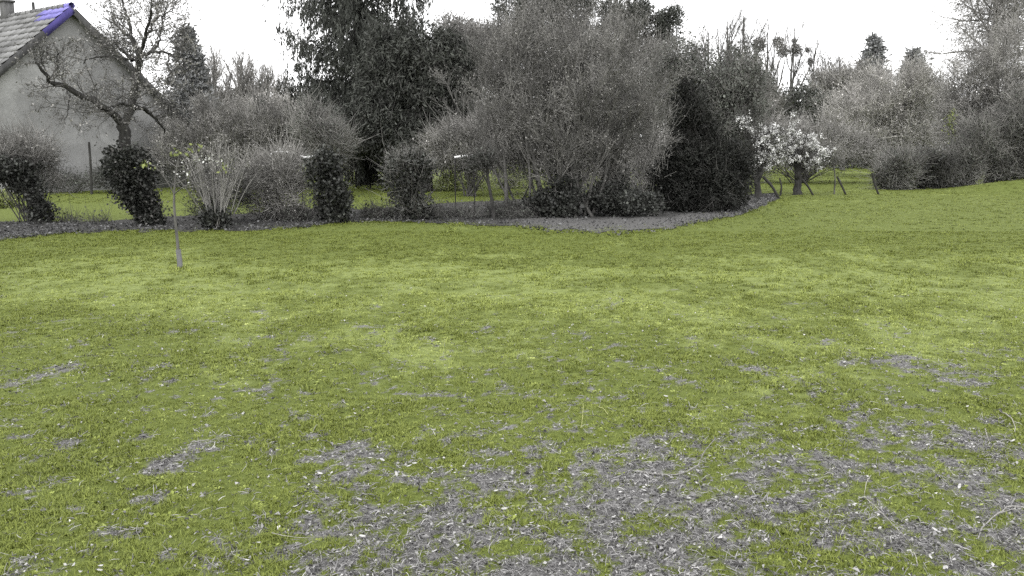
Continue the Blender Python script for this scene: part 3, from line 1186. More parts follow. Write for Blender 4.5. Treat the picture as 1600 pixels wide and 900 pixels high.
    g.tubes(np.array([W(0, bx, apex[2] + 0.73), W(0, bx, apex[2] + 0.95)]), np.array([0.11, 0.09]), 10)
    g.build('pot', mc, ch, origin=foot)
    # small roof vent seen above the ridge
    g = Geo()
    q = W(0, bx * 0.55, apex[2])
    g.tubes(np.array([q, q + zz * 0.45]), np.array([0.06, 0.06]), 8)
    g.build('vent_pipe', mb, t)
    # gutter and downpipe on the near eave
    g = Geo()
    e = hw + ov
    g.tubes(np.array([W(-e, -over, ez - 0.32), W(-e, ln + over, ez - 0.32)]), np.array([0.07, 0.07]), 8)
    g.build('gutter', mb, t)
    g = Geo()
    g.tubes(np.array([W(-hw - 0.06, 0.15, ez - 0.3), W(-hw - 0.06, 0.15, 0)]), np.array([0.045, 0.045]), 8)
    g.build('downpipe', mb, t)


house()

# dark pole in front of the house
g = Geo()
b0 = P(142, 290, 31.0)
b1 = P(139, 222, 31.0)
b0[2] = height(b0[0], b0[1]) - 0.05
q = curve_pts(np.array([b0, (b0 + b1) / 2 + [0.02, 0, 0], b1]), 8)
g.tubes(q, np.linspace(0.05, 0.04, 8), 8)
tag(g.build('pole', M['bark_dark'], origin=[b0[0], b0[1], 0], smooth=True), 'thin dark wooden pole standing before the grey house wall', 'pole')

# ------------------------------------------------------------------ hedgerow, left to right
# ivy covered stump at the left edge
plant('ivy_stump', 'leaning ivy covered trunk with dark arching top at left frame edge', 'tree', 62, 18.3,
      [(0, 266, 45, 15), (36, 282, 18, 16), (55, 305, 13, 20), (66, 334, 13, 16)], 430,
      stems=[([(66, 352), (58, 325), (40, 295), (10, 272), (-25, 262)], 0.13, 0.07)], lf=(20, 0.075, 0.055, 0.065), tw=(2, 0.25, 0.004),
      twig_m='twig_dark', limbs=10, bark_m='bark_dark', seed=101, leafname='ivy')
plant('shrub', 'grey twiggy shrub rising above the ivy trunk at left frame edge', 'shrub', 45, 18.9,
      [(15, 236, 60, 24), (62, 235, 24, 28), (82, 275, 9, 28)], 300,
      tw=(13, 0.45, 0.0045), lf=(6, 0.05, 0.035, 0.12), leaf_m='bud', twig_m='twig', limbs=30, seed=102, limb_r=0.015)


def fruit_tree():
    rs = np.random.default_rng(111)
    Yd = 18.0
    base = place(238, Yd)
    t = thing('fruit_tree', 'old gnarled bare fruit tree with ivy on its lower trunk before house', 'tree', base)

    def pl(pp, dy):
        k = len(pp)
        return np.array([P(a, b, Yd + dy * i / max(k - 1, 1)) for i, (a, b) in enumerate(pp)])

    g = Geo()
    main = [
        ([(240, 356), (222, 318), (203, 285), (196, 250), (193, 205), (191, 190)], 0, .155, .10),
        ([(191, 194), (178, 180), (165, 170), (140, 155), (105, 138), (78, 127), (68, 112), (52, 95)], -1.2, .085, .022),
        ([(192, 196), (204, 170), (210, 140), (214, 110), (218, 85)], 0.5, .095, .065),
        ([(218, 88), (208, 60), (198, 30), (190, -5)], 1.0, .045, .014),
        ([(218, 86), (240, 82), (262, 83), (288, 96)], -0.8, .042, .014),
        ([(218, 90), (226, 60), (235, 20), (236, -10)], -1.0, .042, .012),
        ([(262, 83), (264, 110), (260, 138)], -0.9, .022, .010),
        ([(240, 82), (252, 50), (252, 5)], 0.9, .030, .010),
        ([(206, 166), (225, 170), (243, 187), (258, 208)], 1.1, .05, .018),
        ([(205, 163), (188, 163), (168, 168)], -1.0, .035, .012),
        ([(216, 92), (196, 94), (165, 88), (128, 98)], 0.9, .035, .012),
        ([(206, 95), (190, 80), (178, 65)], 1.2, .03, .012),
        ([(105, 138), (108, 160), (103, 185)], -1.0, .018, .008),
        ([(78, 127), (88, 108), (92, 85)], -1.0, .02, .008),
        ([(225, 62), (245, 30), (275, 12)], 0.5, .03, .010),
        ([(215, 75), (195, 50), (168, 30)], 0.6, .028, .010)]
    curves = []
    for pp, dy, r0, r1 in main:
        q = curve_pts(pl(pp, dy), 16)
        q[1:] += rs.normal(0, 0.018, q[1:].shape)
        if pp[0][1] > 340:
            q[0][2] = base[2] - 0.08
        rr = np.linspace(r0, r1, 16) * rs.uniform(.85, 1.15, 16)
        if r0 > .15:
            rr[0] *= 1.4
        g.tubes(q, rr, 9)
        curves.append((q, rr))
    g.build('trunk', M['bark_dark'], t, smooth=True)
    Q = np.array([c[0] for c in curves[1:]])
    RR = np.array([c[1] for c in curves[1:]])
    g2 = Geo()
    o, d, L, r = spawn(Q, RR, 16, 0.2, 1.0, 1.0, rs, 0.85, rf=0.4)
    q1, r1 = grow(o, d, L, np.clip(r, .006, .016), 5, 0.22, 0.10, rs)
    g2.tubes(q1, r1, 4)
    o, d, L, r = spawn(q1, r1, 7, 0.2, 1.0, 0.8, rs, 0.42, rf=0.6)
    q2, r2 = grow(o, d, L, np.clip(r, .004, .008), 4, 0.25, 0.08, rs)
    g2.tubes(q2, r2, 3)
    o, d, L, r = spawn(q2, r2, 3, 0.2, 1.0, 0.8, rs, 0.18, rf=0.6)
    q3, r3 = grow(o, d, L, np.full(len(o), .0035), 2, 0.25, 0.05, rs)
    g2.tubes(q3, r3, 3)
    g2.build('crown', M['twig_fine'], t)
    g3 = Geo()
    e = np.concatenate([q2[:, -1], q3[:, -1], q3[:, 1]])
    e = e[rs.random(len(e)) < 0.3 * sstep(1.5, 3.0, e[:, 2])]
    e = np.repeat(e, 2, axis=0) + rs.normal(0, .02, (2 * len(e), 3))
    g3.leaves(e, rs.normal(size=e.shape), 0.045, 0.03, rs)
    g3.build('leaves', M['bud'], t)
    # ivy round the lower trunk
    g4 = Geo()
    s = np.array([P(a, b, Yd) for a, b in ((240, 352), (228, 328), (213, 305), (204, 280), (200, 262), (197, 244))])
    w_ = np.array([.22, .24, .32, .50, .52, .34])
    n = 8500
    u = rs.random(n) * 5 - 1e-6
    i = u.astype(int).clip(0, 4)
    f = u - i
    c = s[i] * (1 - f)[:, None] + s[i + 1] * f[:, None]
    rr = (w_[i] * (1 - f) + w_[i + 1] * f) * rs.uniform(0.5, 1.15, n)
    dd = norm(rs.normal(size=(n, 3)) * [1, 1, .6])
    rr = rr * (0.35 + 1.1 * fbm(u * 2.2, np.arctan2(dd[:, 1], dd[:, 0]) * 1.2, 5, 3))
    pos = c + dd * rr[:, None]
    pos[:, 2] = np.maximum(pos[:, 2], .02)
    g4.leaves(pos, dd + rs.normal(size=(n, 3)) * .7, rs.uniform(.05, .10, n), rs.uniform(.045, .08, n), rs)
    g4.build('ivy', M['ivy'], t)
    g5 = Geo()
    m = rs.choice(n, 700, replace=False)
    q5, r5 = grow(pos[m] - dd[m] * .1, dd[m] + rs.normal(0, .5, (700, 3)) + [0, 0, .3], rs.uniform(.15, .5, 700), np.full(700, .004), 3, .3, 0, rs)
    g5.tubes(q5, r5, 3)
    g5.leaves(q5[:, -1], rs.normal(size=(700, 3)), .06, .045, rs)
    g5.build('shoots', M['twig_dark'], t)


fruit_tree()


def sapling():
    rs = np.random.default_rng(121)
    Yd = G(281, 420)[1]
    base = place(281, Yd)
    t = thing('sapling', 'slender young tree with few yellowish leaves and pale guard on lawn', 'tree', base)
    q = curve_pts(np.array([P(a, b, Yd) for a, b in ((281, 424), (278, 385), (274, 345), (272, 310), (275, 270), (282, 235), (290, 205))]), 18)
    q[0][2] = base[2] - .03
    g = Geo()
    g.tubes(q, np.linspace(.024, .006, 18), 8)
    lim = []
    for (s, pts_) in ((9, [(262, 285), (245, 262), (228, 255)]), (10, [(300, 275), (325, 262), (352, 256)]), (12, [(262, 250), (250, 230)]),
                      (11, [(300, 262), (318, 240), (335, 222)]), (13, [(300, 242), (312, 232), (330, 245)]), (14, [(285, 235), (268, 222)]), (9, [(290, 290), (310, 285), (330, 280)]),
                      (12, [(300, 255), (330, 250), (360, 250)])):
        c = curve_pts(np.array([q[s]] + [P(a, b, Yd + rs.normal(0, .12)) for a, b in pts_]), 8)
        lim.append(c)
    lim = np.array(lim)
    lr = np.tile(np.linspace(.009, .003, 8), (len(lim), 1))
    g.tubes(lim, lr, 5)
    g.build('trunk', M['bark'], t, smooth=True)
    g2 = Geo()
    o, d, L, r = spawn(lim, lr, 8, .2, 1, .8, rs, .22)
    q2, r2 = grow(o, d, L, np.full(len(o), .0028), 3, .25, .1, rs)
    g2.tubes(q2, r2, 3)
    g2.build('crown', M['twig'], t)
    e = np.concatenate([q2[:, -1], q2[:, 2]])
    g3 = Geo()
    g3.leaves(e + rs.normal(0, .015, e.shape), rs.normal(size=e.shape), .03, .018, rs)
    g3.build('leaves', M['bud_mid'], t)
    for (a, b, n, sx, sy) in ((228, 258, 16, .05, .06), (282, 239, 26, .12, .035), (307, 231, 10, .04, .04), (349, 262, 10, .035, .04)):
        g4 = Geo()
        c = P(a, b, Yd)
        pos = c + rs.normal(0, 1, (n, 3)) * [sx, .06, sy]
        g4.leaves(pos, rs.normal(size=(n, 3)) + [0, 0, -.3], .055, .034, rs)
        g4.build('leaves', M['spring'], t)
    g5 = Geo()
    pos = P(330, 250, Yd) + rs.normal(0, 1, (36, 3)) * [.16, .06, .03]
    pos = np.concatenate([pos, P(282, 262, Yd) + rs.normal(0, 1, (14, 3)) * [.05, .05, .09]])
    g5.leaves(pos, rs.normal(size=pos.shape), .032, .026, rs)
    g5.build('blossom', M['blossom'], t)
    g6 = Geo()
    p0 = q[0] + [0.012, -.01, .03]
    g6.tubes(np.array([p0, p0 + [-.003, 0, .12], p0 + [-.012, 0, .26]]), np.array([.036, .035, .034]), 12)
    g6.build('trunk_guard', bark('guard_pale', grey(.15, (.99, .98, 1.03)), .2, 10), t, smooth=True)


sapling()


def fan_shrub(name, label, px, py, tops, spread, seed, twm='twig', bm='bark', lf=None, n=26, Yd=None, r=.014, L=1.3, sub=7):
    """many straight stems fanning up from one foot"""
    rs = np.random.default_rng(seed)
    Yd = Yd or G(px, py)[1]
    base = place(px, Yd)
    t = thing(name, label, 'shrub', base)
    a = rs.uniform(-1, 1, n)
    d = np.stack([a * spread, rs.normal(0, spread * .5, n), np.ones(n)], -1)
    o = base + rs.normal(0, .08, (n, 3)) * [1, 1, 0] + [0, 0, -.05]
    Ls = L * rs.uniform(.65, 1.1, n) / np.sqrt(1 + (a * spread) ** 2) ** .4
    q, rr = grow(o, d, Ls, r * rs.uniform(.6, 1.2, n), 8, .05, .03, rs)
    g = Geo()
    g.tubes(q, rr, 5)
    g.build('stems', M[bm], t, smooth=True)
    o, d, L2, r2 = spawn(q, rr, sub, .35, 1, .5, rs, L * .3, rf=.5)
    q2, r2 = grow(o, d, L2, np.clip(r2, .003, .006), 3, .2, .08, rs)
    o, d, L3, r3 = spawn(q2, r2, 4, .2, 1, .6, rs, L * .13)
    q3, r3 = grow(o, d, L3, np.full(len(o), .003), 2, .2, .05, rs)
    g2 = Geo()
    g2.tubes(q2, r2, 3)
    g2.tubes(q3, r3, 3)
    g2.build('crown', M[twm], t)
    if lf:
        m_, nn, ll = lf
        e = np.concatenate([q3[:, -1], q2[:, -1]])
        e = np.repeat(e, nn, 0)
        g3 = Geo()
        g3.leaves(e + rs.normal(0, .03, e.shape), rs.normal(size=e.shape), ll, ll * .6, rs)
        g3.build('leaves', M[m_], t)
    return t


fan_shrub('shrub', 'many stemmed shrub with pale straight stems fanning from dark foot', 338, 350, None, .46, 131, n=40, L=1.85, bm='twig_mid', twm='twig', lf=('bud', 1, .03), Yd=17.4, r=.014, sub=5)
plant('ivy_bush', 'low dark ivy clump at the foot of the fan shaped shrub', 'bush', 337, 17.3, [(337, 342, 20, 12)], 60,
      lf=(20, .07, .055, .07), tw=(2, .2, .004), twig_m='twig_dark', limbs=4, seed=132, leafname='ivy', bark_m='bark_dark', trunk='stems', limb_r=.01)
plant('shrub', 'wide pale grey twiggy bush between fan shrub and ivy bush', 'shrub', 420, 19.3,
      [(425, 285, 48, 46), (440, 265, 40, 36), (402, 300, 28, 40), (455, 305, 30, 36)], 380, tw=(12, .38, .0045), lf=(8, .045, .03, .12), leaf_m='bud_mid', twig_m='twig_mid', limbs=40, seed=133, limb_r=.012, trunk='stems')
plant('ivy_bush', 'dark leaning ivy covered stump right of the pale twiggy bush', 'bush', 522, 19.0,
      [(503, 262, 23, 24), (512, 285, 21, 22), (520, 312, 24, 22), (524, 332, 22, 16)], 380,
      stems=[([(530, 350), (520, 315), (508, 280), (500, 255)], .11, .05)], lf=(20, .075, .06, .085), tw=(2, .28, .004), twig_m='twig_dark', limbs=8, bark_m='bark_dark', seed=134, leafname='ivy')
plant('ivy_bush', 'loose dark ivy bush with twiggy halo left of the yellowish meadow', 'bush', 648, 19.4,
      [(632, 262, 30, 20), (628, 288, 22, 24), (645, 318, 24, 20), (655, 262, 18, 22)], 360,
      stems=[([(655, 350), (642, 315), (630, 285), (625, 260)], .10, .05)], lf=(15, .075, .06, .10), tw=(5, .34, .004), twig_m='twig', limbs=10, bark_m='bark_dark', seed=135, leafname='ivy')
plant('small_tree', 'thin leaning tree with dark round head right of yellowish meadow', 'tree', 770, 19.5,
      [(757, 245, 17, 9), (745, 255, 24, 9)], 80, stems=[([(772, 345), (768, 310), (762, 280), (760, 250)], .045, .025)],
      lf=(12, .06, .05, .06), tw=(8, .28, .004), limbs=10, bark_m='bark_dark', twig_m='twig_dark', seed=136, leafname='foliage', limb_r=.012)
for i, (px, Yd, lob, lab, sd) in enumerate((
        (700, 20.0, [(700, 336, 52, 8)], 'low bramble mound under the yellowish meadow gap', 141),
        (800, 20.2, [(800, 331, 44, 9)], 'low bramble mound at the foot of the thin leaning tree', 142),
        (590, 20.0, [(590, 337, 26, 7)], 'low bramble clump between the two ivy bushes', 143),
        (450, 19.2, [(450, 338, 40, 12)], 'low bramble clump left of the leaning ivy stump', 144),
        (135, 18.6, [(130, 351, 60, 9)], 'low dry bramble row between left ivy trunk and fruit tree', 145))):
    plant('bramble', lab, 'bramble', px, Yd, lob, 150, tw=(9, .32, .0042), lf=(9, .05, .035, .10), leaf_m='evergreen', twig_m='twig_dark', limbs=18, limb_r=.008, trunk='stems', seed=sd, up=.15)


def willow():
    """the big grey many stemmed shrub in the middle"""
    rs = np.random.default_rng(151)
    Yd = 21.0
    base = place(880, Yd)
    t = thing('willow_tree', 'huge grey twiggy many stemmed willow at the middle of the hedgerow', 'tree', base)
    n = 34
    o = base + rs.normal(0, 1, (n, 3)) * [.55, .4, 0] + [0, 0, -.05]
    a = np.linspace(-1, 1, n) + rs.normal(0, .08, n)
    d = np.stack([a * .62, rs.normal(0, .35, n), np.ones(n)], -1)
    q, rr = grow(o, d, rs.uniform(2.8, 4.2, n), rs.uniform(.025, .06, n), 10, .07, .02, rs)
    g = Geo()
    g.tubes(q, rr, 6)
    g.build('trunk', M['bark'], t, smooth=True)
    o, d, L, r = spawn(q, rr, 9, .3, 1, .55, rs, 1.3, rf=.5)
    q1, r1 = grow(o, d, L, np.clip(r, .007, .02), 5, .13, .05, rs)
    g2 = Geo()
    g2.tubes(q1, r1, 4)
    o, d, L, r = spawn(q1, r1, 7, .15, 1, .6, rs, .62, rf=.6)
    q2, r2 = grow(o, d, L, np.clip(r, .004, .008), 3, .17, .06, rs)
    g2.tubes(q2, r2, 3)
    o, d, L, r = spawn(q2, r2, 5, .1, 1, .6, rs, .34, rf=.6)
    q3, r3 = grow(o, d, L, np.full(len(o), .0042), 2, .2, .06, rs)
    g2.tubes(q3, r3, 3)
    # outer crown filled to its broad outline
    c, oo = lobe_points([(890, 130, 150, 110), (810, 180, 75, 110), (960, 150, 95, 120), (900, 60, 110, 60), (830, 100, 90, 70), (985, 210, 60, 70), (800, 250, 60, 50), (900, 250, 100, 50)], 2100, Yd, rs, .9, .6)
    c = c[c[:, 2] > .4]
    k = np.repeat(np.arange(len(c)), 8)
    dd = rs.normal(size=(len(k), 3)) * .55 + [0, 0, .9]
    q4, r4 = grow(c[k] + rs.normal(0, .12, (len(k), 3)), dd, rs.uniform(.2, .6, len(k)), np.full(len(k), .0048), 2, .15, .05, rs)
    g2.tubes(q4, r4, 3)
    g2.build('crown', M['twig_willow'], t)
    g3 = Geo()
    e = np.concatenate([q3[:, -1], q4[:, -1], q4[:, 1]])
    e = e[rs.random(len(e)) < .75]
    g3.leaves(e + rs.normal(0, .04, e.shape), rs.normal(size=e.shape) + [0, 0, .4], rs.uniform(.03, .065, len(e)), .026, rs)
    g3.build('leaves', M['bud_willow'], t)


willow()
plant('ivy_bush', 'dark low ivy mound left under the big willow', 'bush', 872, 20.2, [(872, 315, 36, 25), (850, 322, 28, 16), (885, 300, 22, 22)], 260, lf=(20, .075, .06, .09), tw=(2, .3, .004), twig_m='twig_dark', limbs=14, trunk='stems', limb_r=.012, seed=161, leafname='ivy', bark_m='bark_dark')
plant('ivy_bush', 'dark flat ivy mound right under the big willow', 'bush', 965, 20.6, [(965, 312, 55, 15), (945, 308, 30, 20), (1000, 320, 40, 10)], 300, lf=(20, .075, .06, .09), tw=(2, .3, .004), twig_m='twig_dark', limbs=14, trunk='stems', limb_r=.012, seed=162, leafname='ivy', bark_m='bark_dark')
plant('holly_bush', 'small dark leafy shrub inside the right skirt of the willow', 'bush', 955, 21.6, [(955, 265, 18, 26), (962, 290, 24, 22)], 110, lf=(16, .07, .05, .09), tw=(2, .25, .004), twig_m='twig_dark', limbs=8, seed=163, bark_m='bark_dark', limb_r=.015)
plant('yew_tree', 'very dark dense yew between the willow and the white blossom', 'tree', 1095, 22.6,
      [(1074, 170, 18, 46), (1086, 215, 36, 50), (1098, 262, 60, 44), (1098, 298, 72, 36), (1138, 262, 32, 40), (1056, 278, 34, 44)], 2300,
      stems=[([(1095, 335), (1092, 270), (1080, 200), (1070, 120)], .16, .03)], lf=(24, .10, .032, .12), tw=(3, .3, .006), twig_m='twig_dark', leaf_m='yew', bark_m='bark_dark', limbs=40, seed=164, up=.2, shell=.5)
plant('evergreen_tree', 'rounded dark evergreen rising behind the dense yew', 'tree', 1110, 33.0,
      [(1100, 130, 62, 50), (1130, 165, 60, 60), (1065, 95, 34, 35), (1150, 120, 36, 40), (1150, 220, 40, 70), (1080, 190, 50, 60), (1165, 150, 26, 60), (1045, 120, 30, 40)], 2300,
      stems=[([(1110, 305), (1112, 200), (1105, 110)], .2, .05)], lf=(11, .11, .07, .2), tw=(5, .5, .007), twig_m='twig', leaf_m='evergreen_grey', bark_m='bark_dark', limbs=40, seed=165)

# ------------------------------------------------------------------ blossom trees, stakes
def blossom_tree(label, px, Yd, trunk, lobes, n, seed):
    def bl(t, rs, base):
        c, o = lobe_points(lobes, n, Yd, rs, .75, .8)
        k = np.repeat(np.arange(len(c)), 14)
        g = Geo()
        cl = rs.uniform(.5, 1.4, len(c))[k][:, None]
        pos = c[k] + rs.normal(0, .04, (len(k), 3)) * cl
        g.leaves(pos, rs.normal(size=pos.shape), .07, .055, rs, .5)
        g.build('blossom', M['blossom'], t)
    plant('blossom_tree', label, 'tree', px, Yd, lobes, 260, stems=trunk, tw=(5, .42, .006), bark_m='bark_dark', twig_m='twig_dark', limbs=34, limb_r=.03, seed=seed,
          group='white flowering trees at the lawn edge', extra=bl)


blossom_tree('left white blossom tree with forked trunk beside the dense yew', 1185, 29.0,
             [([(1185, 312), (1184, 285), (1188, 262), (1196, 235)], .14, .06), ([(1184, 290), (1176, 272), (1170, 245), (1162, 200)], .06, .025)],
             [(1200, 222, 26, 22), (1190, 250, 22, 16), (1178, 262, 12, 8), (1160, 186, 11, 14), (1215, 205, 22, 12), (1172, 204, 10, 4)], 280, 171)
blossom_tree('right wide white blossom tree with single thick trunk', 1245, 31.0,
             [([(1246, 308), (1247, 282), (1246, 262), (1242, 235)], .17, .07)],
             [(1245, 222, 38, 20), (1262, 240, 34, 18), (1243, 192, 8, 18), (1230, 240, 24, 20), (1280, 245, 18, 14), (1268, 258, 16, 8), (1294, 240, 12, 10), (1222, 228, 20, 16)], 440, 172)


def stake(label, Yd, pts, r=.05, fork=None):
    q = np.array([P(a, b, Yd) for a, b in pts])
    i = int(np.argmin(q[:, 2]))
    q[i][2] = height(q[i][0], q[i][1]) - .05
    o = q[i].copy()
    g = Geo()
    c = curve_pts(q, 8)
    g.tubes(c, np.linspace(r, r * .85, 8), 8)
    if fork:
        f = np.array([P(a, b, Yd) for a, b in fork])
        g.tubes(curve_pts(f, 8), np.linspace(r * .7, r * .45, 8), 6)
    tag(g.build('stake', M['bark_dark'], origin=o, smooth=True), label, 'stake', 'slanting stakes by the blossom trees')


stake('long slanting stake with side branch between the two blossom trunks', 28.5, [(1193, 277), (1206, 291), (1219, 306)], .048, [(1219, 306), (1221, 292), (1218, 278)])
stake('slanting stake right of the thick blossom trunk', 30.5, [(1253, 280), (1263, 292), (1272, 303)], .04)
stake('slanting stake standing alone in the green gap', 31.0, [(1308, 276), (1315, 290), (1323, 303)], .04)
stake('slanting stake by the left end of the dark hedge', 31.0, [(1363, 270), (1367, 288), (1374, 304)], .045)
plant('young_tree', 'small thin leafless tree above the lone stake in green gap', 'tree', 1300, 31.5, [(1290, 240, 34, 14)], 60,
      stems=[([(1303, 304), (1305, 280), (1300, 250), (1295, 225)], .03, .012)], tw=(7, .4, .006), twig_m='twig', limbs=10, limb_r=.012, seed=175)

# ------------------------------------------------------------------ right hedge and trees
HED = [(1400, 35.0, [(1405, 262, 30, 22), (1395, 280, 22, 16)], 'dark shrub at the left end of the right hedge', 181, 'evergreen'),
       (1455, 35.5, [(1455, 262, 26, 24), (1460, 282, 26, 14)], 'dark shrub with black hollows left of the pale clearing', 182, 'ivy'),
       (1505, 36.0, [(1505, 250, 30, 32), (1500, 278, 26, 16), (1525, 215, 26, 30)], 'dark shrub right of the pale clearing in the hedge', 183, 'evergreen'),
       (1560, 36.5, [(1550, 235, 38, 40), (1580, 255, 38, 34), (1590, 190, 36, 50)], 'dark shrub above the grassy bank in the right hedge', 184, 'evergreen'),
       (1620, 36.5, [(1612, 230, 40, 60)], 'dark shrub at the right frame edge of the hedge', 185, 'ivy')]
for px, Yd, lob, lab, sd, lm in HED:
    plant('hedge_shrub', lab, 'shrub', px, Yd, lob, 520, tw=(10, .55, .008), lf=(10, .10, .06, .18), leaf_m=lm, twig_m='twig' if lm == 'evergreen' else 'twig_dark', limbs=24, trunk='stems', limb_r=.025, seed=sd, group='dark shrubs of the right hedge', bark_m='bark_dark')
plant('thorn_tree', 'broad grey thorn thicket filling the right side above hedge', 'tree', 1545, 39.0,
      [(1545, 150, 75, 70), (1585, 110, 60, 70), (1510, 200, 50, 55), (1570, 215, 65, 50), (1520, 120, 40, 50)], 1500,
      stems=[([(1545, 290), (1548, 230), (1555, 150), (1560, 90)], .2, .06), ([(1520, 290), (1516, 230), (1510, 170)], .12, .05)],
      tw=(10, .55, .009), lf=(8, .09, .05, .25), leaf_m='bud_mid', twig_m='twig_mid', limbs=60, limb_r=.05, seed=186, up=.3)
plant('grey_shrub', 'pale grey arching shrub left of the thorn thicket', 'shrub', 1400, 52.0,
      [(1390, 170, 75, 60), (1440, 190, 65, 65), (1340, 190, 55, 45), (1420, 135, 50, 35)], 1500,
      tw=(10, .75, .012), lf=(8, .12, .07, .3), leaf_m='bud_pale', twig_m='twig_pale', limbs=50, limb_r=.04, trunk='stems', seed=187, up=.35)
plant('forsythia', 'small yellowish flowering spray before the thorn thicket', 'shrub', 1487, 37.5, [(1488, 200, 6, 26), (1484, 185, 5, 16)], 60,
      stems=[([(1487, 292), (1486, 240), (1487, 190)], .03, .012)], tw=(3, .3, .006), lf=(5, .09, .06, .09), leaf_m='spring', limbs=6, limb_r=.012, seed=188, leafname='blossom')


def weeping_birch():
    rs = np.random.default_rng(191)
    Yd = 46.0
    base = place(1550, Yd)
    t = thing('birch_tree', 'tall grey birch with hanging twigs at top right corner', 'tree', base)
    q = curve_pts(np.array([P(a, b, Yd) for a, b in ((1550, 295), (1548, 200), (1552, 90), (1556, 0), (1558, -110))]), 16)
    q[0][2] = -.1
    rr = np.linspace(.26, .05, 16)
    g = Geo()
    g.tubes(q, rr, 9)
    o, d, L, r = spawn(q[None], rr[None], 52, .38, 1, .95, rs, 4.2, rf=.45)
    q1, r1 = grow(o, d, L, np.clip(r, .03, .07), 7, .12, .10, rs)
    g.tubes(q1, r1, 6)
    g.build('trunk', M['bark_pale'], t, smooth=True)
    g2 = Geo()
    o, d, L, r = spawn(q1, r1, 15, .1, 1, .8, rs, 1.7, rf=.4)
    q2, r2 = grow(o, d, L, np.clip(r, .01, .02), 5, .14, -.05, rs)
    g2.tubes(q2, r2, 3)
    o, d, L, r = spawn(q2, r2, 10, .1, 1, .8, rs, 1.0, rf=.5)
    q3, r3 = grow(o, d, L, np.full(len(o), .008), 3, .15, -.28, rs)
    g2.tubes(q3, r3, 3)
    g2.build('crown', M['twig_mid'], t)
    g3 = Geo()
    e = q3[:, 1:].reshape(-1, 3)
    e = e[rs.random(len(e)) < .7]
    g3.leaves(e, rs.normal(size=e.shape) + [0, 0, -.8], .10, .05, rs)
    g3.build('leaves', M['bud_mid'], t)


weeping_birch()

# ------------------------------------------------------------------ conifers
def spruce():
    rs = np.random.default_rng(201)
    Yd = 40.0
    base = place(567, Yd)
    t = thing('spruce_tree', 'tall dark spruce with drooping branches reaching above the frame', 'tree', base)
    H = 20.0
    g = Geo()
    q = base + np.stack([rs.normal(0, .03, 14), rs.normal(0, .03, 14), np.linspace(-.1, H, 14)], -1)
    g.tubes(q, np.linspace(.36, .04, 14), 10)
    zs = np.arange(2.0, H - .3, .27)
    z = np.repeat(zs, 5) + rs.uniform(-.15, .15, len(zs) * 5)
    n = len(z)
    az = rs.uniform(0, 2 * math.pi, n)
    L = (5.3 * (1 - z / (H + 1)) ** .5) * rs.uniform(.6, 1.08, n)
    u = np.linspace(0, 1, 9)
    dr = np.stack([np.cos(az), np.sin(az), np.zeros(n)], -1)
    sag = rs.uniform(.25, .45, n)
    B = (base + np.stack([np.zeros(n), np.zeros(n), z], -1))[:, None] + dr[:, None] * (L[:, None] * u[None])[..., None]
    B[:, :, 2] += -(L * sag)[:, None] * np.sin(u * 2.6)[None] + (L * .10)[:, None] * (u ** 4)[None]
    r = .028 * np.linspace(1, .2, 9)[None] * np.ones((n, 1))
    g.tubes(B, r, 4)
    g.build('trunk', M['bark_dark'], t, smooth=True)
    g2 = Geo()
    k = 32
    bi = np.repeat(np.arange(n), k)
    tt = rs.uniform(.12, 1, len(bi)) * 8
    i = np.minimum(tt.astype(int), 7)
    f = (tt - i)[:, None]
    o = B[bi, i] * (1 - f) + B[bi, i + 1] * f
    keep = (o[:, 2] > .9)
    o = o[keep]
    bi = bi[keep]
    side = np.stack([-dr[bi, 1], dr[bi, 0], np.zeros(len(bi))], -1)
    o = o + side * rs.normal(0, .16, len(bi))[:, None]
    hang = rs.uniform(.35, 1.1, len(bi)) * rs.choice([.6, 1, 1.6], len(bi))
    m = 13
    kk = np.repeat(np.arange(len(bi)), m)
    v = rs.random(len(kk))
    pos = o[kk] + np.stack([rs.normal(0, .03, len(kk)), rs.normal(0, .03, len(kk)), -v * hang[kk]], -1)
    pos = pos + dr[bi[kk]] * (v * .12)[:, None]
    d = rs.normal(size=(len(kk), 3)) * .3 + [0, 0, -1]
    g2.leaves(pos, d, rs.uniform(.12, .26, len(kk)), rs.uniform(.035, .06, len(kk)), rs)
    g2.build('needles', M['spruce'], t)


spruce()


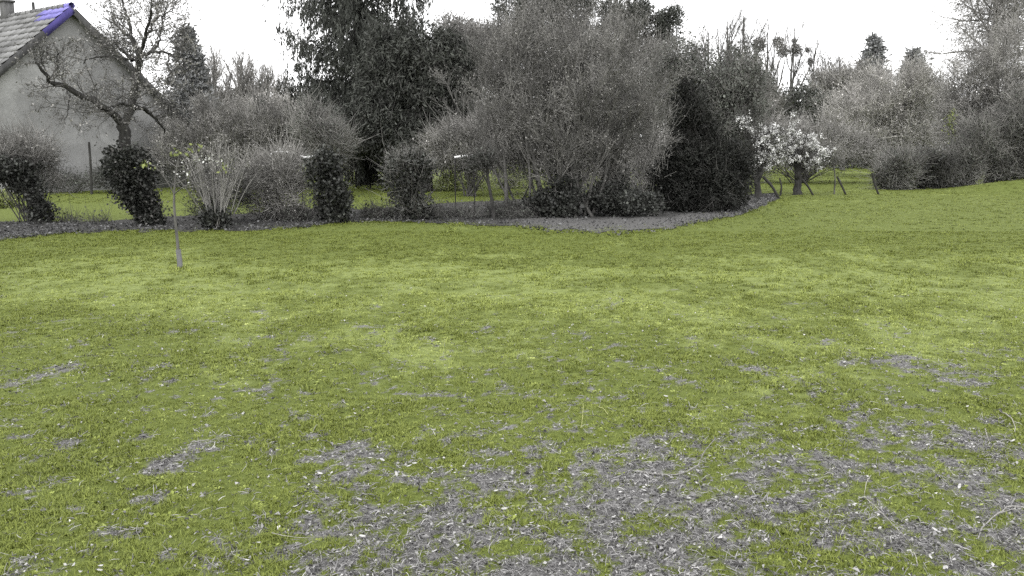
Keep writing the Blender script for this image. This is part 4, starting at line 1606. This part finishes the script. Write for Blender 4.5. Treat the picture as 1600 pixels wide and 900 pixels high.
def conifer(name, label, px, Yd, top, half, mat, seed, droop=.15, lw=(.2, .08), dens=10, group=None, base_z=.2, step=None, bm='bark_dark'):
    """a narrow to broad conifer: whorled branches clothed in sprays; half = half width in photo pixels"""
    rs = np.random.default_rng(seed)
    base = place(px, Yd)
    H = P(px, top, Yd)[2]
    Rm = half * Yd / F
    t = thing(name, label, 'tree', base, group)
    g = Geo()
    g.tubes(base + np.stack([np.zeros(8), np.zeros(8), np.linspace(-.1, H * .98, 8)], -1), np.linspace(max(.04, H * .018), .015, 8), 8)
    step = step or H / 34
    zs = np.arange(base_z, H, step)
    z = np.repeat(zs, 7) + rs.uniform(-step, step, len(zs) * 7) * .5
    z = np.clip(z, .05, H * .995)
    n = len(z)
    az = rs.uniform(0, 6.283, n)
    L = Rm * (1 - z / H) ** .75 * rs.uniform(.6, 1.15, n) * (1 + .25 * (vnoise(z * 1.3 / step * .2, az * 1.2, seed) - .5)) + .02 * H * .3
    dr = np.stack([np.cos(az), np.sin(az), rs.normal(.1, .1, n)], -1)
    u = np.linspace(0, 1, 4)
    B = (base + np.stack([0 * z, 0 * z, z], -1))[:, None] + dr[:, None] * (L[:, None] * u)[..., None]
    B[:, :, 2] += -(L * droop)[:, None] * u[None] ** 1.5
    g.tubes(B, (np.linspace(1, .3, 4) * max(.006, H * .0025))[None] * np.ones((n, 1)), 3)
    g.build('trunk', M[bm], t, smooth=True)
    k = np.repeat(np.arange(n), dens)
    v = rs.random(len(k)) ** .6
    f = v * 3
    i = np.minimum(f.astype(int), 2)
    w_ = (f - i)[:, None]
    pos = B[k, i] * (1 - w_) + B[k, i + 1] * w_ + rs.normal(0, 1, (len(k), 3)) * (lw[0] * .45)
    pos[:, 2] = np.maximum(pos[:, 2], base[2] + .05)
    d = dr[k] + rs.normal(size=(len(k), 3)) * .6 + [0, 0, .15]
    g2 = Geo()
    g2.leaves(pos, d, lw[0] * rs.uniform(.6, 1.3, len(k)), lw[1] * rs.uniform(.7, 1.3, len(k)), rs)
    g2.build('needles', M[mat], t)
    return t


conifer('conifer_tree', 'small black pointed conifer on the ground below the spruce', 579, 36.0, 232, 27, 'yew', 211, .2, (.12, .05), 14)
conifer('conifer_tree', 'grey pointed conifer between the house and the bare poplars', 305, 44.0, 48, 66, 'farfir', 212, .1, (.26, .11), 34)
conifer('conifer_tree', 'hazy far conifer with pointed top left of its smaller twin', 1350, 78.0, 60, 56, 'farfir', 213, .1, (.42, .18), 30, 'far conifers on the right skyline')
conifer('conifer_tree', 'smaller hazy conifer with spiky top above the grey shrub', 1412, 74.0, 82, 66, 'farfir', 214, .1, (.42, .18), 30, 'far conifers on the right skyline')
plant('evergreen_tree', 'broad dark evergreen right beside the drooping spruce', 'tree', 670, 34.0,
      [(668, 108, 70, 58), (700, 140, 42, 70), (640, 175, 60, 60), (605, 140, 45, 70), (655, 222, 80, 30), (590, 200, 60, 38), (540, 205, 60, 30), (630, 70, 45, 32), (700, 235, 50, 28)], 2700,
      stems=[([(665, 300), (668, 200), (665, 90)], .25, .06)], lf=(20, .24, .055, .22), tw=(3, .5, .008), twig_m='twig_dark', leaf_m='spruce', bark_m='bark_dark', limbs=50, seed=215, up=-1.6)


def pine(label, px, Yd, trunk, clumps, seed, nlf=26, group='tall pines behind the willow', mat='evergreen'):
    rs = np.random.default_rng(seed)
    base = place(px, Yd)
    t = thing('pine_tree', label, 'tree', base, group)
    g = Geo()
    q = curve_pts(np.array([P(a, b, Yd) for a, b in trunk]), 14)
    q[0][2] = -.1
    g.tubes(q, np.linspace(.3, .08, 14), 9)
    g3 = Geo()
    for (cx, cy, rx, ry) in clumps:
        c, o = lobe_points([(cx, cy, rx, ry)], int(26 + rx * ry / 9), Yd, rs, .8, .8)
        c[:, 1] += rs.normal(0, .6)
        j = np.argmin(np.abs(q[:, 2] - (c[:, 2].mean() - .6)))
        for e in c[:5]:
            m = (q[j] + e) / 2 + [0, 0, .3]
            g.tubes(curve_pts(np.array([q[j], m, e]), 6), np.linspace(.06, .015, 6), 5)
        k = np.repeat(np.arange(len(c)), nlf)
        d = o[k] + rs.normal(size=(len(k), 3)) * .8 + [0, 0, .5]
        g3.leaves(c[k] + rs.normal(0, .16, (len(k), 3)), d, rs.uniform(.14, .3, len(k)), .05, rs)
    g.build('trunk', M['bark_dark'], t, smooth=True)
    g3.build('needles', M[mat], t)


pine('tall dark pine rising above the top of the willow', 880, 50.0, [(882, 285), (884, 180), (880, 80), (878, -30)],
     [(800, 15, 28, 16), (835, 8, 34, 20), (870, 0, 40, 20), (905, 10, 30, 22), (850, 40, 50, 24), (900, 55, 50, 26), (815, 60, 40, 30), (870, -45, 50, 30)], 221)
pine('pine with dark round head and ragged right arm behind the willow', 985, 46.0, [(975, 285), (985, 180), (985, 60), (982, 0)],
     [(980, 32, 30, 22), (1000, 15, 18, 14), (1028, 42, 22, 14), (1052, 28, 16, 10), (1045, 55, 20, 10), (960, 60, 34, 22), (1010, 75, 34, 22), (950, 20, 18, 14)], 222)
pine('ragged pine with pale sky gaps between spruce and willow', 725, 44.0, [(735, 285), (732, 180), (728, 90), (725, 40)],
     [(715, 38, 22, 10), (742, 50, 24, 10), (700, 60, 18, 12), (765, 62, 26, 12), (725, 84, 32, 14), (775, 95, 30, 18), (745, 120, 36, 20)], 223, 14, mat='bud')


# ------------------------------------------------------------------ far bare poplars with mistletoe
def poplar(label, px, Yd, top, seed, balls=(), spread=.16, n=9, group='bare poplars on the right skyline', twm='twig_dark', bm='bark'):
    rs = np.random.default_rng(seed)
    base = place(px, Yd)
    H = P(px, top, Yd)[2]
    t = thing('poplar_tree', label, 'tree', base, group)
    g = Geo()
    q = base + np.stack([rs.normal(0, .06, 10), rs.normal(0, .06, 10), np.linspace(-.1, H * .96, 10)], -1)
    r = np.linspace(.24, .035, 10)
    g.tubes(q, r, 7)
    o, d, L, rr = spawn(q[None], r[None], n, .3, .85, .55, rs, H * .5, rf=.6)
    q1, r1 = grow(o, d, np.minimum(L, (H - o[:, 2]) * 1.0), np.clip(rr, .045, .12), 7, .08, .10, rs)
    g.tubes(q1, r1, 5)
    g.build('trunk', M[bm], t, smooth=True)
    o, d, L, rr = spawn(q1, r1, 10, .2, 1, .5, rs, H * .2, rf=.5)
    q2, r2 = grow(o, d, L, np.clip(rr, .016, .035), 4, .12, .12, rs)
    o, d, L, rr = spawn(q2, r2, 5, .2, 1, .5, rs, H * .06, rf=.6)
    q3, r3 = grow(o, d, L, np.full(len(o), .013), 3, .15, .08, rs)
    g2 = Geo()
    g2.tubes(q2, r2, 3)
    g2.tubes(q3, r3, 3)
    g2.build('crown', M[twm], t)
    for (a, b, rp) in balls:
        c = P(a, b, Yd)
        rad = rp * Yd / F
        m = 650
        dd = norm(rs.normal(size=(m, 3)))
        g3 = Geo()
        pos = c + dd * (rad * rs.random(m) ** .45)[:, None]
        g3.leaves(pos, dd + rs.normal(size=(m, 3)) * .7, rad * .34, rad * .15, rs)
        g3.build('mistletoe', M['bud'], t)


poplar('bare poplar with forked upright limbs above the dark evergreen', 1128, 70, 24, 231, n=12)
poplar('bare poplar with candelabra limbs right of the forked one', 1152, 72, 18, 232, n=12)
poplar('slim bare poplar carrying one mistletoe ball', 1190, 80, 28, 233, [(1186, 70, 10)])
poplar('bare poplar carrying three round mistletoe balls', 1228, 84, 34, 234, [(1216, 66, 8), (1223, 80, 9), (1243, 78, 9)])
poplar('low bare tree with small mistletoe tufts right of the poplars', 1262, 84, 68, 235, [(1262, 78, 4), (1241, 64, 4), (1266, 96, 5)])
poplar('thin bare tree above dark thicket at the right end of poplars', 1300, 82, 82, 236)
poplar('bare poplar half hidden behind the rounded evergreen top', 1098, 74, 42, 237, n=12)
poplar('fine twigged bare poplar between candelabra poplar and mistletoe', 1170, 78, 52, 238, n=8)
poplar('fine twigged bare poplar between the two mistletoe poplars', 1206, 88, 95, 239, n=9)
poplar('short bare poplar left of the thin end tree', 1284, 80, 88, 240, n=12)
poplar('thin pale bare tree right beside the pointed grey conifer', 330, 54, 100, 245, group='pale bare trees left of the spruce', twm='twig_mid', bm='bark_pale', n=16)
poplar('thin pale bare tree between the two middle pale poplars', 400, 53, 98, 246, group='pale bare trees left of the spruce', twm='twig_mid', bm='bark_pale', n=16)
poplar('bare pale poplar left of the two slim ones behind grey shrubs', 345, 50, 82, 241, group='pale bare trees left of the spruce', twm='twig_mid', bm='bark_pale', n=20)
poplar('slim bare poplar between pale poplar and lowest bare tree', 380, 50, 88, 242, group='pale bare trees left of the spruce', twm='twig_mid', bm='bark_pale', n=20)
poplar('broad bare tree behind the grey bush near the spruce', 418, 50, 106, 243, group='pale bare trees left of the spruce', twm='twig_mid', bm='bark_pale', n=20)
poplar('lowest bare tree touching the left side of the spruce', 452, 52, 124, 244, group='pale bare trees left of the spruce', twm='twig_mid', bm='bark_pale', n=20)

plant('evergreen_tree', 'dark low thicket below the mistletoe poplars', 'tree', 1255, 58, [(1255, 165, 52, 24), (1210, 180, 34, 26), (1290, 185, 40, 30), (1175, 150, 36, 30)], 800,
      lf=(12, .22, .14, .3), tw=(3, .6, .012), leaf_m='evergreen', twig_m='twig_dark', limbs=30, limb_r=.06, seed=251)
plant('grey_shrub', 'mid grey thicket behind the bush left of the spruce', 'shrub', 400, 36, [(400, 200, 70, 40), (340, 215, 70, 40), (455, 205, 40, 40), (290, 230, 50, 40), (330, 180, 40, 30)], 1300,
      tw=(10, .55, .008), lf=(9, .09, .05, .22), leaf_m='bud', twig_m='twig', limbs=50, limb_r=.03, trunk='stems', seed=252)
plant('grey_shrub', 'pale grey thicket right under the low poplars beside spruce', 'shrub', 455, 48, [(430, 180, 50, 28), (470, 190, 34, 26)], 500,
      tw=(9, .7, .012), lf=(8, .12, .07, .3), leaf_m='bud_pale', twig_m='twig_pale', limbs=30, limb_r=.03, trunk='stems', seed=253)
plant('grey_shrub', 'grey undergrowth in the shade below the spruce', 'shrub', 520, 30, [(515, 222, 40, 30), (490, 200, 30, 36)], 380,
      tw=(8, .5, .008), lf=(9, .08, .05, .18), leaf_m='evergreen', twig_m='twig', limbs=26, limb_r=.025, trunk='stems', seed=254)
plant('grey_shrub', 'grey thicket in the gap behind the thin leaning tree', 'shrub', 735, 30, [(720, 225, 60, 34), (770, 220, 40, 50)], 600,
      tw=(9, .5, .008), lf=(7, .08, .05, .18), leaf_m='bud', twig_m='twig', limbs=30, limb_r=.025, trunk='stems', seed=255)
plant('grey_shrub', 'mid grey thicket behind the white blossom trees', 'shrub', 1250, 42, [(1250, 225, 90, 34), (1180, 215, 40, 60), (1330, 235, 50, 25)], 1100,
      tw=(9, .6, .010), lf=(9, .1, .06, .24), leaf_m='bud', twig_m='twig_mid', limbs=40, limb_r=.03, trunk='stems', seed=256)
plant('grey_shrub', 'pale grey twiggy thicket showing through the willow skirt near yew', 'shrub', 1000, 27, [(995, 265, 60, 34), (930, 275, 50, 26), (1050, 240, 40, 40)], 420,
      tw=(9, .45, .007), lf=(7, .07, .045, .16), leaf_m='bud_mid', twig_m='twig_mid', limbs=24, limb_r=.02, trunk='stems', seed=258)
plant('bare_tree', 'grey twiggy bare tree filling the gap between spruce and willow', 'tree', 740, 38, [(725, 110, 45, 66), (770, 90, 40, 56), (735, 180, 50, 50), (700, 70, 30, 40)], 1100,
      stems=[([(742, 300), (740, 200), (735, 110)], .16, .05)], tw=(9, .6, .009), lf=(8, .1, .06, .25), leaf_m='bud', twig_m='twig', limbs=40, limb_r=.045, seed=291)
plant('bare_tree', 'grey twiggy bare tree between dark evergreen and the mistletoe poplars', 'tree', 1180, 50, [(1150, 135, 40, 32), (1192, 168, 30, 30), (1160, 160, 40, 50)], 600,
      stems=[([(1182, 300), (1180, 200), (1178, 110)], .18, .05)], tw=(9, .7, .012), lf=(7, .13, .08, .3), leaf_m='bud', twig_m='twig', limbs=30, limb_r=.05, seed=292)
plant('bare_tree', 'grey twiggy bare tree behind the right shoulder of the willow', 'tree', 1010, 44, [(1010, 110, 50, 40), (1040, 140, 36, 50), (970, 120, 40, 50)], 700,
      stems=[([(1012, 300), (1010, 200), (1008, 110)], .18, .05)], tw=(9, .6, .011), lf=(9, .12, .07, .26), leaf_m='bud', twig_m='twig', limbs=30, limb_r=.045, seed=295)
plant('shrub', 'dark twiggy shrub behind the pale fanning stems', 'shrub', 338, 18.6, [(345, 295, 46, 42), (320, 312, 30, 28)], 240,
      tw=(9, .35, .0045), lf=(9, .05, .035, .12), leaf_m='evergreen', twig_m='twig_dark', limbs=20, limb_r=.012, trunk='stems', seed=296)
plant('evergreen_tree', 'broad dark evergreen hidden behind the big grey willow', 'tree', 890, 31.0,
      [(860, 150, 70, 70), (930, 170, 70, 70), (800, 190, 50, 60), (985, 200, 50, 60), (890, 235, 110, 40), (1000, 245, 50, 36), (830, 100, 40, 40), (900, 95, 60, 40)], 1500,
      stems=[([(890, 300), (892, 200), (895, 100)], .2, .06)], tw=(3, .5, .008), lf=(13, .16, .07, .22), leaf_m='evergreen', twig_m='twig_dark', limbs=40, limb_r=.04, bark_m='bark_dark', seed=297)
plant('bare_tree', 'mid grey tree between poplars and far pointed conifers', 'tree', 1315, 70, [(1310, 145, 44, 34), (1345, 135, 40, 40), (1285, 145, 26, 26)], 700,
      stems=[([(1315, 290), (1315, 190), (1312, 120)], .2, .06)], tw=(9, .8, .016), lf=(8, .2, .12, .4), leaf_m='bud_mid', twig_m='twig_mid', limbs=30, limb_r=.06, seed=293)
plant('bare_tree', 'hazy grey bare tree behind the conifer by the house', 'tree', 370, 55, [(365, 178, 50, 36), (415, 182, 50, 32), (330, 175, 36, 40), (455, 180, 34, 24)], 700,
      stems=[([(372, 290), (370, 200), (368, 140)], .2, .06)], tw=(9, .7, .013), lf=(6, .15, .09, .3), leaf_m='bud_mid', twig_m='twig_mid', limbs=40, limb_r=.05, seed=294)
plant('garden_hedge', 'low clipped looking hedge along the foot of the house wall', 'hedge', 110, 32.5, [(70, 280, 40, 14), (130, 279, 50, 11), (190, 279, 50, 12), (20, 275, 40, 18)], 520,
      tw=(4, .3, .007), lf=(12, .08, .05, .13), leaf_m='evergreen', twig_m='twig_dark', limbs=24, limb_r=.015, trunk='stems', seed=257)

# meadow weeds with a yellow green look behind the hedgerow
for (px, Yd, lob, lab, sd) in ((725, 34, [(725, 290, 46, 18), (700, 278, 18, 10)], 'yellowish green bush in the gap right of loose ivy bush', 261),
                               (800, 36, [(800, 292, 18, 8)], 'small yellowish green bush left of the willow stems', 262),
                               (8, 24, [(5, 320, 26, 18)], 'yellowish green bush behind the ivy trunk at left frame edge', 263)):
    plant('green_bush', lab, 'bush', px, Yd, lob, 160, tw=(4, .25, .005), lf=(14, .09, .05, .1), leaf_m='spring', twig_m='twig', limbs=12, limb_r=.01, trunk='stems', seed=sd)

# ------------------------------------------------------------------ small built things behind the hedgerow
def rack(label, Yd, bar, legs, cat='frame', r=.022):
    base = place(bar[0][0], Yd)
    t = thing('pipe_frame', label, cat, base, 'white pipe frames behind the hedgerow')
    g = Geo()
    q = curve_pts(np.array([P(a, b, Yd) for a, b in bar]), 16)
    g.tubes(q, np.full(16, r), 8)
    g.build('top_bar', M['white'], t, smooth=True)
    for (a, b) in legs:
        g = Geo()
        p = P(a, b, Yd)
        g.tubes(np.array([p - [0, 0, .01], [p[0], p[1], -.05]]), np.array([r * .5, r * .5]), 8)
        g.build('leg', M['bark_dark'], t, smooth=True)


rack('white bent pipe frame above the pale twiggy bush', 20.6, [(420, 250), (424, 241), (436, 237), (460, 239)], [(421, 246), (459, 239)])
rack('short white pipe frame left of the leaning ivy stump', 20.8, [(468, 243), (478, 246), (489, 244)], [(470, 243), (488, 244)])
rack('flat white pipe frame left of the thin leaning tree', 22.0, [(710, 246), (725, 244), (742, 243)], [(711, 246), (741, 243)], r=.03)


def paling_fence(label, Yd, x0, x1, top, bot, n, seed):
    rs = np.random.default_rng(seed)
    a = P(x0, top, Yd)
    b = P(x1, top, Yd)
    base = place((x0 + x1) / 2, Yd)
    t = thing('paling_fence', label, 'fence', base)
    h = a[2]
    for i in range(n):
        f = (i + .5) / n
        c = a + (b - a) * f
        g = Geo()
        hh = h * rs.uniform(.9, 1.05)
        g.box([c[0], c[1] + rs.normal(0, .01), hh / 2 - .03], .05, .022, hh, None)
        g.build('paling', M['wood_pale' if i % 2 else 'wood'], t)
    for z in (.35, .8):
        g = Geo()
        g.box([(a[0] + b[0]) / 2, Yd + .04, h * z], abs(b[0] - a[0]), .03, .06)
        g.build('rail', M['wood'], t)


paling_fence('row of grey upright palings left of the black conifer', 41, 538, 568, 252, 285, 12, 271)
paling_fence('row of grey upright palings right of the black conifer', 41, 592, 615, 254, 285, 9, 272)


# ------------------------------------------------------------------ far woods closing the view (stuff)
def woods():
    rs = np.random.default_rng(281)
    g = Geo()
    n = 2600
    a = rs.uniform(-.85, .85, n)
    Yd = rs.uniform(95, 125, n)
    x = a * Yd
    h = 5.0 + 4.0 * fbm(a * 9, a * 0 + 1, 5, 4)
    z = h * rs.random(n) ** .8
    k = np.repeat(np.arange(n), 34)
    pos = np.stack([x[k], Yd[k], z[k]], -1) + rs.normal(0, .7, (len(k), 3))
    pos[:, 2] = np.abs(pos[:, 2])
    g.leaves(pos, rs.normal(size=pos.shape) + [0, 0, .8], rs.uniform(.4, .9, len(k)), .22, rs)
    tag(g.build('far_woods', M['bud']), 'grey far woods closing the view behind the gardens', kind='stuff')


woods()
